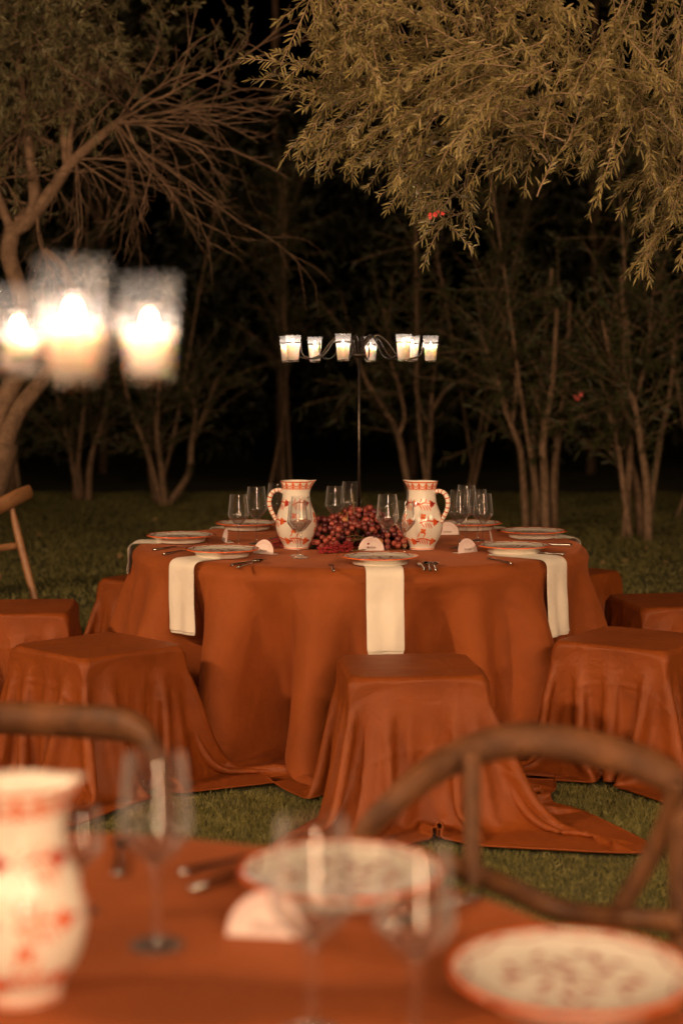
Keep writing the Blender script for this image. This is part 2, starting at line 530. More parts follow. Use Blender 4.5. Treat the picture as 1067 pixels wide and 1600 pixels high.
def stool_cover(size, off, seed, half=.23, h=.5, n=84, steps=150, iters=12, turn=0.0, tilt=.7, bend=.04, mu=.25, shear=.3, grav=1.8):
    rng = np.random.default_rng(seed)
    s = size/(n-1)
    gx = (np.arange(n)-(n-1)/2)*s
    X, Y = gx[:, None]+0*gx[None], gx[None, :]+0*gx[:, None]
    x = X*math.cos(turn)-Y*math.sin(turn)+off[0]; y = X*math.sin(turn)+Y*math.cos(turn)+off[1]
    P = np.stack([x, y, np.full((n, n), h+.01)], -1)+rng.normal(0, .0015, (n, n, 3))
    # handed down a little at the rim before it is let go
    d = np.maximum(np.maximum(np.abs(x), np.abs(y))-half, 0)
    P[..., 2] -= d*math.sin(tilt)
    for k, g in ((0, x), (1, y)): P[..., k] -= np.sign(g)*np.maximum(np.abs(g)-half, 0)*(1-math.cos(tilt))
    P[..., 2] = np.maximum(P[..., 2], .03)
    r = .0015
    c = np.array([0, 0, h/2]); b = np.array([half-r, half-r, h/2-r])
    def col(Q, Pp):
        q = np.abs(Q-c)-b
        o = np.maximum(q, 0)
        lo = np.sqrt((o*o).sum(-1))
        sd = lo+np.minimum(q.max(-1), 0)-r
        hit = sd < .004
        if hit.any():
            N = np.where(lo[..., None] > 1e-7, o/(lo[..., None]+1e-9), (q == q.max(-1, keepdims=True)).astype(float))*np.sign(Q-c)
            push_out(Q, Pp, sd, N[hit], hit, .5)
        on_ground(Q, Pp, mu)
    ri = np.full((n, n), s)
    Q = drape(P, np.ones((n, n)), ri, ri.copy(), col, steps, iters, bend=bend, bend_i=(2,), bend_j=(2,), shear=shear, g=grav)
    # a finer grid through the settled one, laid tight over the edges of the box
    def finer(A, k=3):
        m = len(A); t = np.arange((m-1)*k+1)/k
        i = np.minimum(t.astype(int), m-2); f = (t-i)[:, None, None]
        p0, p1, p2, p3 = A[np.maximum(i-1, 0)], A[i], A[i+1], A[np.minimum(i+2, m-1)]
        lin = p1+(p2-p1)*f
        cub = .5*(2*p1+(p2-p0)*f+(2*p0-5*p1+4*p2-p3)*f*f+(3*p1-p0-3*p2+p3)*f**3)
        return np.where(lin[..., 2:] > h-.12, lin, cub)
    Q = finer(finer(Q).transpose(1, 0, 2)).transpose(1, 0, 2).copy()
    r = .004
    b = np.array([half+.001-r, half+.001-r, h/2+.001-r])
    q = np.abs(Q-c)-b
    o = np.maximum(q, 0)
    lo = np.sqrt((o*o).sum(-1))
    sd = lo+np.minimum(q.max(-1), 0)-r
    hit = sd < .003
    N = np.where(lo[..., None] > 1e-7, o/(lo[..., None]+1e-9), (q == q.max(-1, keepdims=True)).astype(float))*np.sign(Q-c)
    Q[hit] += (.003-sd)[hit][:, None]*N[hit]
    Q[..., 2] = np.maximum(Q[..., 2], .012)
    return Q
def round_cover(R=.97, H=.76, length=.825, rings=40, sect=360, seed=3, steps=120, iters=11, flare=.54):
    rng = np.random.default_rng(seed)
    dr = (length+.05)/(rings-1)
    rr = R-.05+np.arange(rings)*dr
    th = np.arange(sect)*2*PI/sect
    lf = sum(np.cos(k*th+rng.uniform(0, 6.3))*rng.uniform(.3, 1) for k in (5, 7, 11, 14, 17, 21, 25))
    hr = np.minimum(rr, R+.012)
    sw = 1+np.linspace(0, 1, rings)[:, None]**1.2*(.10+.035*lf)
    P = np.zeros((rings, sect, 3))
    P[..., 0] = hr[:, None]*np.cos(th)*sw; P[..., 1] = hr[:, None]*np.sin(th)*sw
    P[..., 2] = np.maximum(H+.004-np.maximum(rr-hr, 0)[:, None], .01)
    P += rng.normal(0, .001, P.shape)*np.linspace(0, 1, rings)[:, None, None]
    W = np.ones((rings, sect)); W[0] = 0
    ri = np.full((rings, sect), dr)
    rj = np.repeat(((R+np.maximum(rr-R, -.05)*flare)*2*PI/sect)[:, None], sect, 1)
    e = .014
    def col(Q, Pp):
        rho = np.sqrt((Q[..., :2]**2).sum(-1))+1e-9
        q0 = rho-(R-e); q1 = Q[..., 2]-(H-e)
        o0 = np.maximum(q0, 0); o1 = np.maximum(q1, 0)
        lo = np.sqrt(o0**2+o1**2)
        sd = lo+np.minimum(np.maximum(q0, q1), 0)-e
        hit = (sd < .004) & (W > 0) & (Q[..., 2] > H-.075)     # only the tabletop is solid
        if hit.any():
            n0 = np.where(lo > 1e-7, o0/(lo+1e-9), (q0 > q1)*1.); n1 = np.where(lo > 1e-7, o1/(lo+1e-9), (q0 <= q1)*1.)
            push_out(Q, Pp, sd, np.stack([n0*Q[..., 0]/rho, n0*Q[..., 1]/rho, n1], -1)[hit], hit, .6)
        on_ground(Q, Pp)
    return drape(P, W, ri, rj, col, steps, iters, wrap=True, bend=.05, bend_j=(2, 6))
def grid_faces(n, m, wrap):
    i, j = np.meshgrid(np.arange(n-1), np.arange(m if wrap else m-1), indexing='ij')
    j2 = (j+1) % m
    return np.stack([i*m+j, (i+1)*m+j, (i+1)*m+j2, i*m+j2], -1).reshape(-1, 4)

SKIRT = round_cover()
# the heavy cloth falls in somewhat deeper folds than the drop alone gives
_rho = np.sqrt((SKIRT[..., :2]**2).sum(-1))
_base = sum(np.roll(_rho, k, 1) for k in range(-15, 16))/31
_w = np.clip((.745-SKIRT[..., 2])/.16, 0, 1)
_new = _base+(_rho-_base)*(1+1.1*_w*_w*(3-2*_w))
SKIRT[..., :2] *= (_new/_rho)[..., None]
def round_cloth_mesh(name):
    rings, sect = SKIRT.shape[:2]
    th = np.arange(sect)*2*PI/sect
    inner = []
    for r in (.002, .05, .2, .4, .6, .75, .86):
        inner.append(np.stack([r*np.cos(th), r*np.sin(th), np.full(sect, .764)+.0012*np.sin(7*r+3*th)*np.sin(11*r)], -1))
    G = np.concatenate([np.array(inner), SKIRT])
    V = G.reshape(-1, 3)
    me = np_mesh(name, V, grid_faces(len(G), sect, True), M['cloth'])
    return me
CLOTH_ME = round_cloth_mesh('tablecloth')
def smooth_cloth(o, lv=1):
    s = o.modifiers.new('smooth', 'SUBSURF'); s.levels = 1; s.render_levels = lv
    return o
def table(loc, rz, cloth_label, label):
    t = thing('round_table', label, 'table', loc)
    MB().add(*lathe([(0, .728), (.90, .728), (.90, .750), (0, .750)], 96)).build('tabletop', M['pale_wood'], t, False)
    for k in range(4):
        a = k*PI/2+.4
        MB().add(*tube([(.6*math.cos(a), .6*math.sin(a), 0), (.62*math.cos(a), .62*math.sin(a), .72)], .022, 8)).build('leg', M['pale_wood'], t)
    c = smooth_cloth(link('tablecloth', CLOTH_ME, None, loc))
    c.rotation_euler = (0, 0, rz)
    tag(c, cloth_label, 'tablecloth', 'rust round tablecloths')
    return c
def best_turn(angles):
    rho = np.sqrt((SKIRT[..., :2]**2).sum(-1)); a = np.arctan2(SKIRT[..., 1], SKIRT[..., 0]); z = SKIRT[..., 2]
    band = (z > .44) & (z < .72)
    def cost(t):
        nap = sum(rho[band & (np.abs((a+t-q+PI) % (2*PI)-PI) < .09)].max() for q in angles)
        front = (z > .25) & (z < .5) & (np.abs((a+t+PI/2+PI) % (2*PI)-PI) < 1.0)
        return nap-9*rho[front].std()
    return min(np.arange(0, 2*PI, .05), key=cost)
FAR_TURN = float(best_turn([math.radians(d) for d in (-85, -135, -38)]))
table(FAR_T, FAR_TURN, 'rust cloth draped to the grass over the far round table', 'far round table under rust cloth behind the front stools')
near_cloth = table(NEAR_T, 1.9, 'blurred rust cloth on the near table, edge crossing the bottom of the view', 'near round table under blurred rust cloth')
near_cloth.scale = (NEAR_R/FAR_R, NEAR_R/FAR_R, 1)

covers = {'front': stool_cover(1.44, (.10, -.05), 11, turn=.05, steps=190, tilt=.72, bend=.03, shear=.18, mu=.2, grav=2.0),
          'left': stool_cover(1.42, (.04, -.02), 12, turn=-.05, steps=190, tilt=.85, bend=.07, shear=.2, mu=.1, grav=2.0),
          'right': stool_cover(1.36, (.02, .01), 13, turn=.1, steps=190, tilt=.8, bend=.09, shear=.2, mu=.08, grav=2.0)}
stool_me = {k: np_mesh('stool_cover', v.reshape(-1, 3), grid_faces(*v.shape[:2], False), M['stool_cloth']) for k, v in covers.items()}
for me in stool_me.values(): me.flip_normals()
def border(v):
    q = np.concatenate([v[:-1, 0], v[-1, :-1], v[:0:-1, -1], v[0, :0:-1], v[:1, 0]])
    return q[::2]
hem_me = {}
for k_, v_ in covers.items():
    b_ = border(v_)
    h_ = MB().add(*tube([Vector(p) for p in b_], .0034, 5, False))
    m_ = bpy.data.meshes.new('hem'); m_.from_pydata(h_.v, [], h_.f); m_.materials.append(M['stool_cloth']); m_.shade_smooth()
    hem_me[k_] = m_
    n_, w_ = v_.shape[:2]
    uu, vv = np.meshgrid(np.linspace(0, 1, n_), np.linspace(0, 1, w_), indexing='ij')
    UVv = np.stack([uu.ravel(), vv.ravel()], 1).astype(np.float32)
    me_ = stool_me[k_]
    li = np.empty(len(me_.loops), np.int32); me_.loops.foreach_get('vertex_index', li)
    me_.uv_layers.new(name='UVMap').data.foreach_set('uv', UVv[li].ravel())
STOOLS = [((.235, 5.60), math.radians(5), 'front', 'rust draped stool nearest the view, under the middle hanging napkin'),
          ((-.89, 6.02), math.radians(45), 'left', 'rust draped stool turned cornerwise below the left hanging napkin'),
          ((1.10, 6.17), math.radians(-36), 'right', 'rust draped stool with a brightly lit top, below the right napkin'),
          ((1.45, 7.22), math.radians(11), 'left', 'rust draped stool with a dark top, cut by the right edge beside the lawn'),
          ((-1.37, 7.02), math.radians(4), 'right', 'rust draped stool cut by the left edge, just behind the cornerwise stool'),
          ((-.86, 8.03), math.radians(-34), 'front', 'rust draped stool tucked behind the table on its left, against the dark lawn'),
          ((1.08, 8.28), math.radians(-44), 'right', 'rust draped stool mostly hidden behind the right side of the table')]
for (x, y), rz, kind, label in STOOLS:
    t = thing('draped_stool', label, 'stool', (x, y, 0), rz, 'rust draped stools round the far table')
    cv_ = link('cloth_cover', stool_me[kind], t)
    link('hem', hem_me[kind], cv_)
    b = MB().add(*box(0, 0, .24, .40, .40, .47)).build('box_seat', M['pale_wood'], t, False)

# grass grows where no cloth lies on it
COVERED = np.zeros((480, 480), bool)
def cover(P, loc, rz):
    low = P[..., 2] < .06
    x = P[..., 0][low]; y = P[..., 1][low]
    X = x*math.cos(rz)-y*math.sin(rz)+loc[0]; Y = x*math.sin(rz)+y*math.cos(rz)+loc[1]
    i, j = ((X+6)/.025).astype(int), (Y/.025).astype(int)
    k = (i > 0) & (i < 479) & (j > 0) & (j < 479)
    COVERED[i[k], j[k]] = True
cover(SKIRT, FAR_T, FAR_TURN)
for (x, y), rz, kind, label in STOOLS: cover(covers[kind], (x, y), rz)
gv, gf, off = [], [], 0
for args in ((210000, 3.2, 6.8, .027, .0015), (100000, 6.8, 10.5, .030, .0026), (80000, 10.5, 20.5, .035, .006)):
    V, F_ = grass_patch(*args)
    gv.append(V); gf.append(F_+off); off += len(V)
tag(link('grass', np_mesh('grass', np.concatenate(gv), np.concatenate(gf), M['grass'], False)), 'short dry green grass of the lawn', 'grass', kind='stuff')


# ------------------------------------------------------------------ tableware
def pos_rot(px, z=TOP): return at(px[0], px[1], z)
def mesh_part(name, v, f, mat, parent, smooth=True): return MB().add(v, f).build(name, mat, parent, smooth)

def make_wine_glass():
    t = thing('wine_glass', 'x', 'wine glass', (0, 0, 0), 0, 'tall clear wine glasses on the tables')
    bowl = [(.0045, .108), (.012, .110), (.022, .119), (.034, .133), (.044, .146), (.0478, .155), (.0475, .163), (.0455, .180), (.0428, .205), (.0402, .230), (.0380, .250)]
    cb = [Vector((r, 0, z)) for r, z in bowl]
    pr = [(p.x, p.z) for p in curve(cb, 30)]
    k = next(i for i, q in enumerate(pr) if q[1] > .150)
    mesh_part('bowl', *lathe(pr[k:], 48), M['bowl'], t)
    low = pr[:k+1]
    inner = [(max(0, r-.0016), z+(.0035 if z < .125 else .0008)) for r, z in reversed(low)]
    mesh_part('bowl_base', *lathe(low+inner[1:]+[(0, inner[-1][1])], 48), M['stem'], t)
    stem = [(.0085, .007), (.0055, .012), (.0042, .03), (.0038, .06), (.0042, .09), (.0058, .101), (.009, .107), (.006, .1095), (0, .110)]
    mesh_part('stem', *lathe(stem, 24), M['stem'], t)
    foot = [(0, .0005), (.030, .0005), (.0365, .0012), (.0370, .0022), (.030, .0036), (.016, .0055), (.0082, .0072), (0, .0072)]
    mesh_part('foot', *lathe(foot, 40), M['stem'], t)
    return t
proto_glass = make_wine_glass()
GLASSES = [
    (373, 857, .225, 'smaller wine glass between the two left plates, leftmost on the far table'),
    (401, 850, .245, 'taller wine glass of the left pair, behind the place card'),
    (433, 842, .245, 'wine glass seen through the loop of the left jug handle'),
    (470, 872, .245, 'taller wine glass overlapping another in front of the left jug'),
    (465, 868.5, .22, 'shorter wine glass overlapping a taller one before the left jug'),
    (523, 838, .225, 'shorter of two wine glasses rising behind the grapes'),
    (548, 838, .245, 'taller of two wine glasses rising behind the grapes, by the pole'),
    (605, 868, .245, 'tall wine glass in front of the grapes, behind the middle plate'),
    (632, 869, .222, 'short wine glass in front of the right jug'),
    (650, 838, .245, 'wine glass whose rim just shows above the right jug'),
    (717, 857, .245, 'tall wine glass at the left front of the right hand cluster of four'),
    (728, 846, .245, 'tall wine glass at the back of the right hand cluster of four'),
    (746, 845, .225, 'shorter wine glass at the back of the right hand cluster of four'),
    (754, 853, .222, 'shorter wine glass at the right front of the right hand cluster of four')]
first = True
def put_glass(x, y, h, label, z=TOP, rz=0, grp=None):
    global first
    g = proto_glass if first else dup(proto_glass)
    first = False
    g.location = (x, y, z); g.rotation_euler = (0, 0, rz)
    s = h/.25
    g.scale = (s*.97 if h > .23 else s, s*.97 if h > .23 else s, s)
    g['label'] = label
    if grp: g['group'] = grp
for u, v, h, label in GLASSES:
    x, y = at(u, v, TOP)
    put_glass(x, y, h, label, rz=random.uniform(0, 6))
for (u, v, h, label) in [(245, 1478, .25, 'blurred wine glass standing alone right of the near jug'),
                         (130, 1425, .145, 'blurred short stemmed glass half hidden behind the near jug'),
                         (487, 1618, .245, 'blurred wine glass at the bottom in front of the round white plate'),
                         (648, 1632, .222, 'blurred wine glass at the bottom beside the cut off plate')]:
    x, y = at(u, v, TOP)
    put_glass(x, y, h, label, grp='blurred wine glasses on the near table')

# surface strokes for painted pottery
class Surf:
    def __init__(self, fn): self.fn = fn
    def ribbon(self, mb, uv, w, off=.0006, taper=False):
        """uv: list of (angle, t); fn(angle, t) -> point, outward normal; w in metres"""
        n = len(uv); v = []; f = []
        P = [self.fn(a, t) for a, t in uv]
        for i in range(n):
            p, nrm = P[i]
            d = (P[min(i+1, n-1)][0]-P[max(i-1, 0)][0])
            side = nrm.cross(d).normalized()
            ww = w*.5*(1 if not taper else math.sin(PI*(.12+.76*i/(n-1))))
            v += [p+nrm*off-side*ww, p+nrm*(off+.0002), p+nrm*off+side*ww]
        for i in range(n-1):
            a = i*3
            f += [(a, a+1, a+4, a+3), (a+1, a+2, a+5, a+4)]
        mb.add(v, f)
    def blob(self, mb, a0, t0, ra, rt, rot=0, off=.0007, n=14, ra2=None):
        """filled ellipse in (angle, t) about a centre"""
        p, nrm = self.fn(a0, t0)
        v = [p+nrm*off]; f = []
        for k in range(n):
            x = math.cos(2*PI*k/n); y = math.sin(2*PI*k/n)
            x, y = x*ra, y*rt
            xr, yr = x*math.cos(rot)-y*math.sin(rot), x*math.sin(rot)+y*math.cos(rot)
            q, nn = self.at_offset(a0, t0, xr, yr)
            v.append(q+nn*off)
        for k in range(n): f.append((0, 1+k, 1+(k+1) % n))
        mb.add(v, f)

JUG_H = .285
JUG = [(0, 0), (.050, 0), (.0535, .004), (.0520, .012), (.0560, .022), (.0680, .042), (.0790, .068), (.0850, .098), (.0835, .128), (.0760, .155), (.0660, .180), (.0600, .200), (.0570, .222), (.0565, .242), (.0590, .262), (.0630, .278), (.0650, .285)]
_jr = np.array([p[0] for p in JUG[2:]]); _jz = np.array([p[1] for p in JUG[2:]])
_jc = curve([Vector((r, 0, z)) for r, z in JUG[2:]], 80)
_cr = np.array([p.x for p in _jc]); _cz = np.array([p.z for p in _jc])
SPOUT = PI
def jug_point(a, z, inset=0.0):
    r = float(np.interp(z, _cz, _cr))-inset
    k = max(0.0, (z-.225)/.06)
    da = (a-SPOUT+PI) % (2*PI)-PI
    e = math.exp(-(da/.33)**2)*k*k
    r += .020*e
    return Vector((r*math.cos(a), r*math.sin(a), z+.004*e))
def jug_fn(a, z):
    p = jug_point(a, z)
    d = (jug_point(a+.02, z)-jug_point(a-.02, z)).cross(jug_point(a, min(z+.003, .285))-jug_point(a, max(z-.003, .004)))
    return p, d.normalized()
jug_surf = Surf(jug_fn)
def _jo(a0, z0, x, y):
    r = float(np.interp(z0, _cz, _cr))
    return jug_fn(a0+x/r, z0+y)
jug_surf.at_offset = _jo
def make_jug():
    t = thing('painted_jug', 'x', 'jug', (0, 0, 0), 0, 'white jugs with orange red painting')
    seg = 72
    rows = [('o', z) for z in np.interp(np.linspace(0, 1, 60), np.linspace(0, 1, 81), _cz)]
    rows += [('i', z) for z in (.2845, .27, .25, .22, .18, .14, .09, .05, .02)]
    v = []
    for kind, z in rows:
        for k in range(seg):
            a = 2*PI*k/seg
            v.append(jug_point(a, z, 0 if kind == 'o' else .0045))
    nr = len(rows)
    f = [(i*seg+k, i*seg+(k+1) % seg, (i+1)*seg+(k+1) % seg, (i+1)*seg+k) for i in range(nr-1) for k in range(seg)]
    f.append(tuple(range(seg-1, -1, -1)))
    f.append(tuple(range((nr-1)*seg, nr*seg)))
    mesh_part('jug_body', v, f, M['ceramic'], t)
    hp = curve([(.054, 0, .238), (.072, 0, .246), (.098, 0, .236), (.112, 0, .205), (.108, 0, .170), (.094, 0, .140), (.082, 0, .118)], 44)
    rad = [.0095-.0025*abs(i/44-.4) for i in range(45)]
    h = mesh_part('handle', *tube(hp, rad, 12, True, 1.25), M['ceramic'], t)
    sm = MB()
    for k in range(3, 44, 4):
        pts = hp[k:k+2]
        sm.add(*tube([pts[0], (pts[0]+pts[1])/2, pts[1]], [rad[k]+.0007]*3, 12, False, 1.25))
    tag(sm.build('painted_stripes', M['paint'], h), kind='stuff')
    band = MB()
    N = 13
    jug_surf.ribbon(band, [(2*PI*k/90, .2825) for k in range(91)], .005)
    jug_surf.ribbon(band, [(2*PI*k/90, .008) for k in range(91)], .004)
    for i in range(N):
        a0 = 2*PI*i/N; w = 2*PI/N
        for zt, dp in ((.277, .014), (.266, .013)):
            jug_surf.ribbon(band, [(a0+w*s/10, zt-dp*math.sin(PI*s/10)) for s in range(11)], .0042)
        jug_surf.ribbon(band, [(a0, .280-.030*s/5) for s in range(6)], .0055)
    tag(band.build('painted_neck_band', M['paint'], t), kind='stuff')
    mot = MB(); dm = MB()
    for a0 in (.55, 1.75, 3.1, 4.1, 5.25):
        for z0, ln, rise in ((.188, .055, .006), (.118, .062, .003), (.050, .066, -.010)):
            r = float(np.interp(z0, _cz, _cr)); d = 1/r
            jit = random.uniform(-.1, .1)
            A = a0+jit
            jug_surf.ribbon(mot, [(A+(-ln/2+ln*s/12)*d, z0+.008*math.sin(PI*s/12)+rise*s/12) for s in range(13)], .0060)
            ea, ez = A+(ln/2)*d, z0+rise
            jug_surf.blob(dm if z0 > .15 else mot, ea+.006*d, ez, .0115, .0115)
            jug_surf.blob(dm, ea+.019*d, ez+.001, .0085, .0042, .1)
            for sgn in (-1, 1):
                jug_surf.blob(mot, ea-.002*d, ez+sgn*.010, .0075, .0034, sgn*1.0)
            for q in range(4):
                aa = A+(-ln/2+.004+.011*q)*d
                jug_surf.ribbon(mot, [(aa+.012*d*math.sin(1.7*s/6), z0+.004-.004*s-.001*q) for s in range(7)], .0046, taper=True)
                if q % 2 == 0:
                    jug_surf.ribbon(mot, [(aa+.010*d*math.sin(1.5*s/6), z0+.008+.0034*s) for s in range(7)], .0044, taper=True)
    for a0 in (1.15, 2.45, 3.6, 4.7, 6.0):
        for z0 in (.085, .145):
            for rr in (0, PI/2): jug_surf.blob(mot, a0+.4, z0, .014, .0058, rr+.6)
    tag(mot.build('painted_flowers', M['paint'], t), kind='stuff')
    tag(dm.build('painted_buds', M['dark_paint'], t), kind='stuff')
    return t
jug = make_jug()
x, y = at(463, 858, TOP); jug.location = (x, y, TOP)
jug['label'] = 'white jug painted with orange flowers, left of the grapes, handle on its left'
jug.rotation_euler = (0, 0, math.radians(176))
x, y = at(659, 859, TOP)
dup(jug, (x, y, TOP), math.radians(-22), 'white jug painted with orange flowers, right of the grapes, handle on its right')
x, y = at(34, 1556, TOP)
dup(jug, (x, y, TOP), math.radians(196), 'large blurred painted jug at the lower left on the near table', scale=(.93, .93, .90))

PL = [(0, .004), (.072, .004), (.078, 0), (.102, 0), (.106, .004), (.109, .014), (.116, .020), (.140, .0265), (.1452, .0290), (.1462, .0312), (.1440, .0322), (.1400, .0312), (.118, .0268), (.108, .0245), (.100, .0228), (.088, .0216), (.04, .0210), (0, .0210)]
def plate_fn(a, r):
    z = float(np.interp(r, [0, .04, .088, .100, .108, .118, .140, .144], [.021, .021, .0216, .0228, .0245, .0268, .0312, .0322]))
    z2 = float(np.interp(r+.002, [0, .04, .088, .100, .108, .118, .140, .144], [.021, .021, .0216, .0228, .0245, .0268, .0312, .0322]))
    s = (z2-z)/.002
    n = Vector((-s*math.cos(a), -s*math.sin(a), 1)).normalized()
    return Vector((r*math.cos(a), r*math.sin(a), z)), n
plate_surf = Surf(plate_fn)
def _po(a0, r0, x, y):
    px, py = r0*math.cos(a0)+x, r0*math.sin(a0)+y
    return plate_fn(math.atan2(py, px), math.hypot(px, py))
plate_surf.at_offset = _po
def make_plate():
    t = thing('painted_plate', 'x', 'plate', (0, 0, 0), 0, 'white plates with orange rims at the place settings')
    mesh_part('plate_body', *lathe(PL, 72), M['ceramic'], t)
    rim = [(.1385, .0309+.0006), (.1420, .0322), (.1442, .0329), (.1469, .0314), (.1460, .0284)]
    mesh_part('orange_rim', *lathe(rim, 72), M['paint'], t)
    g1 = MB(); g2 = MB()
    N = 11
    for i in range(N):
        a0 = 2*PI*i/N; w = 2*PI/N
        plate_surf.ribbon(g1, [(a0+w*s/12, .134-.013*math.sin(PI*s/12)) for s in range(13)], .0036)
        plate_surf.blob(g1, a0, .129, .0042, .0042)
        plate_surf.blob(g2, a0+w/2, .131, .003, .003)
    tag(g1.build('painted_garland', M['dark_paint'], t), kind='stuff')
    tag(g2.build('painted_dots', M['paint'], t), kind='stuff')
    c = MB()
    for k in range(9):
        a = k*2*PI/9+.2
        plate_surf.blob(c, a, .042+.026*(k % 2), .016, .006, a+.5)
        plate_surf.blob(c, a+.3, .078, .011, .0048, a-.6)
    for k in range(3):
        a = k*2*PI/3
        plate_surf.ribbon(c, [(a+.05*s, .008+.0055*s) for s in range(11)], .0028)
    plate_surf.blob(c, 0, .001, .009, .009)
    tag(c.build('painted_flower', M['dark_paint'], t), kind='stuff')
    return t
plate = make_plate()
def polar(u, v, z=TOP):
    x, y = at(u, v, z); return x, y
PLATES = [(594, 884, 'white orange rimmed plate in the middle of the near edge, over a hanging napkin'),
          (804, 866, 'white orange rimmed plate over the right hanging napkin'),
          (833, 842, 'white orange rimmed plate at the far right edge of the table'),
          (735, 829, 'white orange rimmed plate behind the right hand wine glasses'),
          (347, 872, 'white orange rimmed plate over the left hanging napkin'),
          (282, 849, 'white orange rimmed plate at the far left edge of the table'),
          (386, 829, 'white orange rimmed plate behind the left pair of wine glasses')]
PXY = []
for i, (u, v, label) in enumerate(PLATES):
    x, y = at(u, v, TOP)
    y += .03
    PXY.append((x, y))
    p = plate if i == 0 else dup(plate)
    p.location = (x, y, TOP+.004); p.rotation_euler = (0, 0, random.uniform(0, 6)); p['label'] = label
dup(plate, (.0, 2.315, TOP+.001), 1.0, 'blurred round white plate with orange rim at the centre of the near table edge', 'blurred plates on the near table')
dup(plate, (.272, 1.915, TOP+.001), 2.2, 'blurred white plate with dark painted leaves, cut by the lower right corner', 'blurred plates on the near table')

# napkins: under a plate, over the table edge and down the cloth
def cloth_radius():
    rho = np.sqrt((SKIRT[..., :2]**2).sum(-1)); ang = np.arctan2(SKIRT[..., 1], SKIRT[..., 0])+FAR_TURN
    return rho, ang, SKIRT[..., 2]
RHO, ANG, ZED = cloth_radius()
def make_napkin(x, y, drop, width, label, lean=0.0, shift=0.0):
    d = Vector((x-FAR_T.x, y-FAR_T.y, 0)); d.normalize()
    d = Matrix.Rotation(shift, 3, 'Z') @ d
    side = Vector((-d.y, d.x, 0))
    phi = math.atan2(d.y, d.x)
    near = np.abs((ANG-phi+PI) % (2*PI)-PI) < (width*.55/.97)
    def rad(z):
        m = near & (np.abs(ZED-z) < .025)
        return float(RHO[m].max()) if m.any() else .985
    path = [(.70, TOP+.003), (.80, TOP+.003), (.90, TOP+.0035), (.945, TOP+.004), (.968, TOP+.002), (.982, TOP-.006), (.990, TOP-.02)]
    zz, prev = TOP-.045, .990
    while zz > TOP-drop:
        prev = max(prev, rad(zz)+.006)
        path.append((prev, zz)); zz -= .03
    path.append((prev+.001, TOP-drop))
    n = 13; layers = []
    t = thing('napkin', label, 'napkin', (FAR_T.x, FAR_T.y, 0), 0, 'cream napkins hanging from under the plates')
    for name, off, shrink in (('top_layer', .003, 1.0), ('under_layer', .0, .96)):
        v, f = [], []
        for i, (r, z) in enumerate(path):
            for k in range(n):
                s = (k/(n-1)-.5)*width*(1 if off else .97)
                down = max(0, (TOP-z)/drop)
                wob = .005*math.sin(k*.9+shift*9)*down+.003*math.sin(i*.8+k*.5)*down
                e = 1.0 if not off else 1.0
                zz2 = z+(off if down < .02 else 0)-(.012 if (not off and i == len(path)-1) else 0)
                p = d*(r+(off if down > .01 else 0)+wob)+side*(s+lean*down*drop)
                v.append((p.x, p.y, zz2))
        f = [(i*n+k, i*n+k+1, (i+1)*n+k+1, (i+1)*n+k) for i in range(len(path)-1) for k in range(n-1)]
        o = mesh_part(name, v, f, M['napkin'], t)
        so = o.modifiers.new('thick', 'SOLIDIFY'); so.thickness = .0016; so.offset = 0
        smooth_cloth(o)
    return t
make_napkin(*PXY[0], .30, .142, 'cream napkin hanging down the middle of the far table front')
make_napkin(*PXY[4], .275, .150, 'cream napkin hanging over the table edge at left', shift=.0)
make_napkin(*PXY[1], .29, .145, 'cream napkin hanging over the table edge at right', shift=-.10)
make_napkin(*PXY[5], .12, .14, 'cream napkin corner showing under the far left plate')
make_napkin(*PXY[2], .06, .14, 'cream napkin showing under the plate at the far right edge')
make_napkin(*PXY[6], .10, .14, 'cream napkin end showing under the plate behind the left glasses')
make_napkin(*PXY[3], .10, .14, 'cream napkin end showing under the plate behind the right glasses')

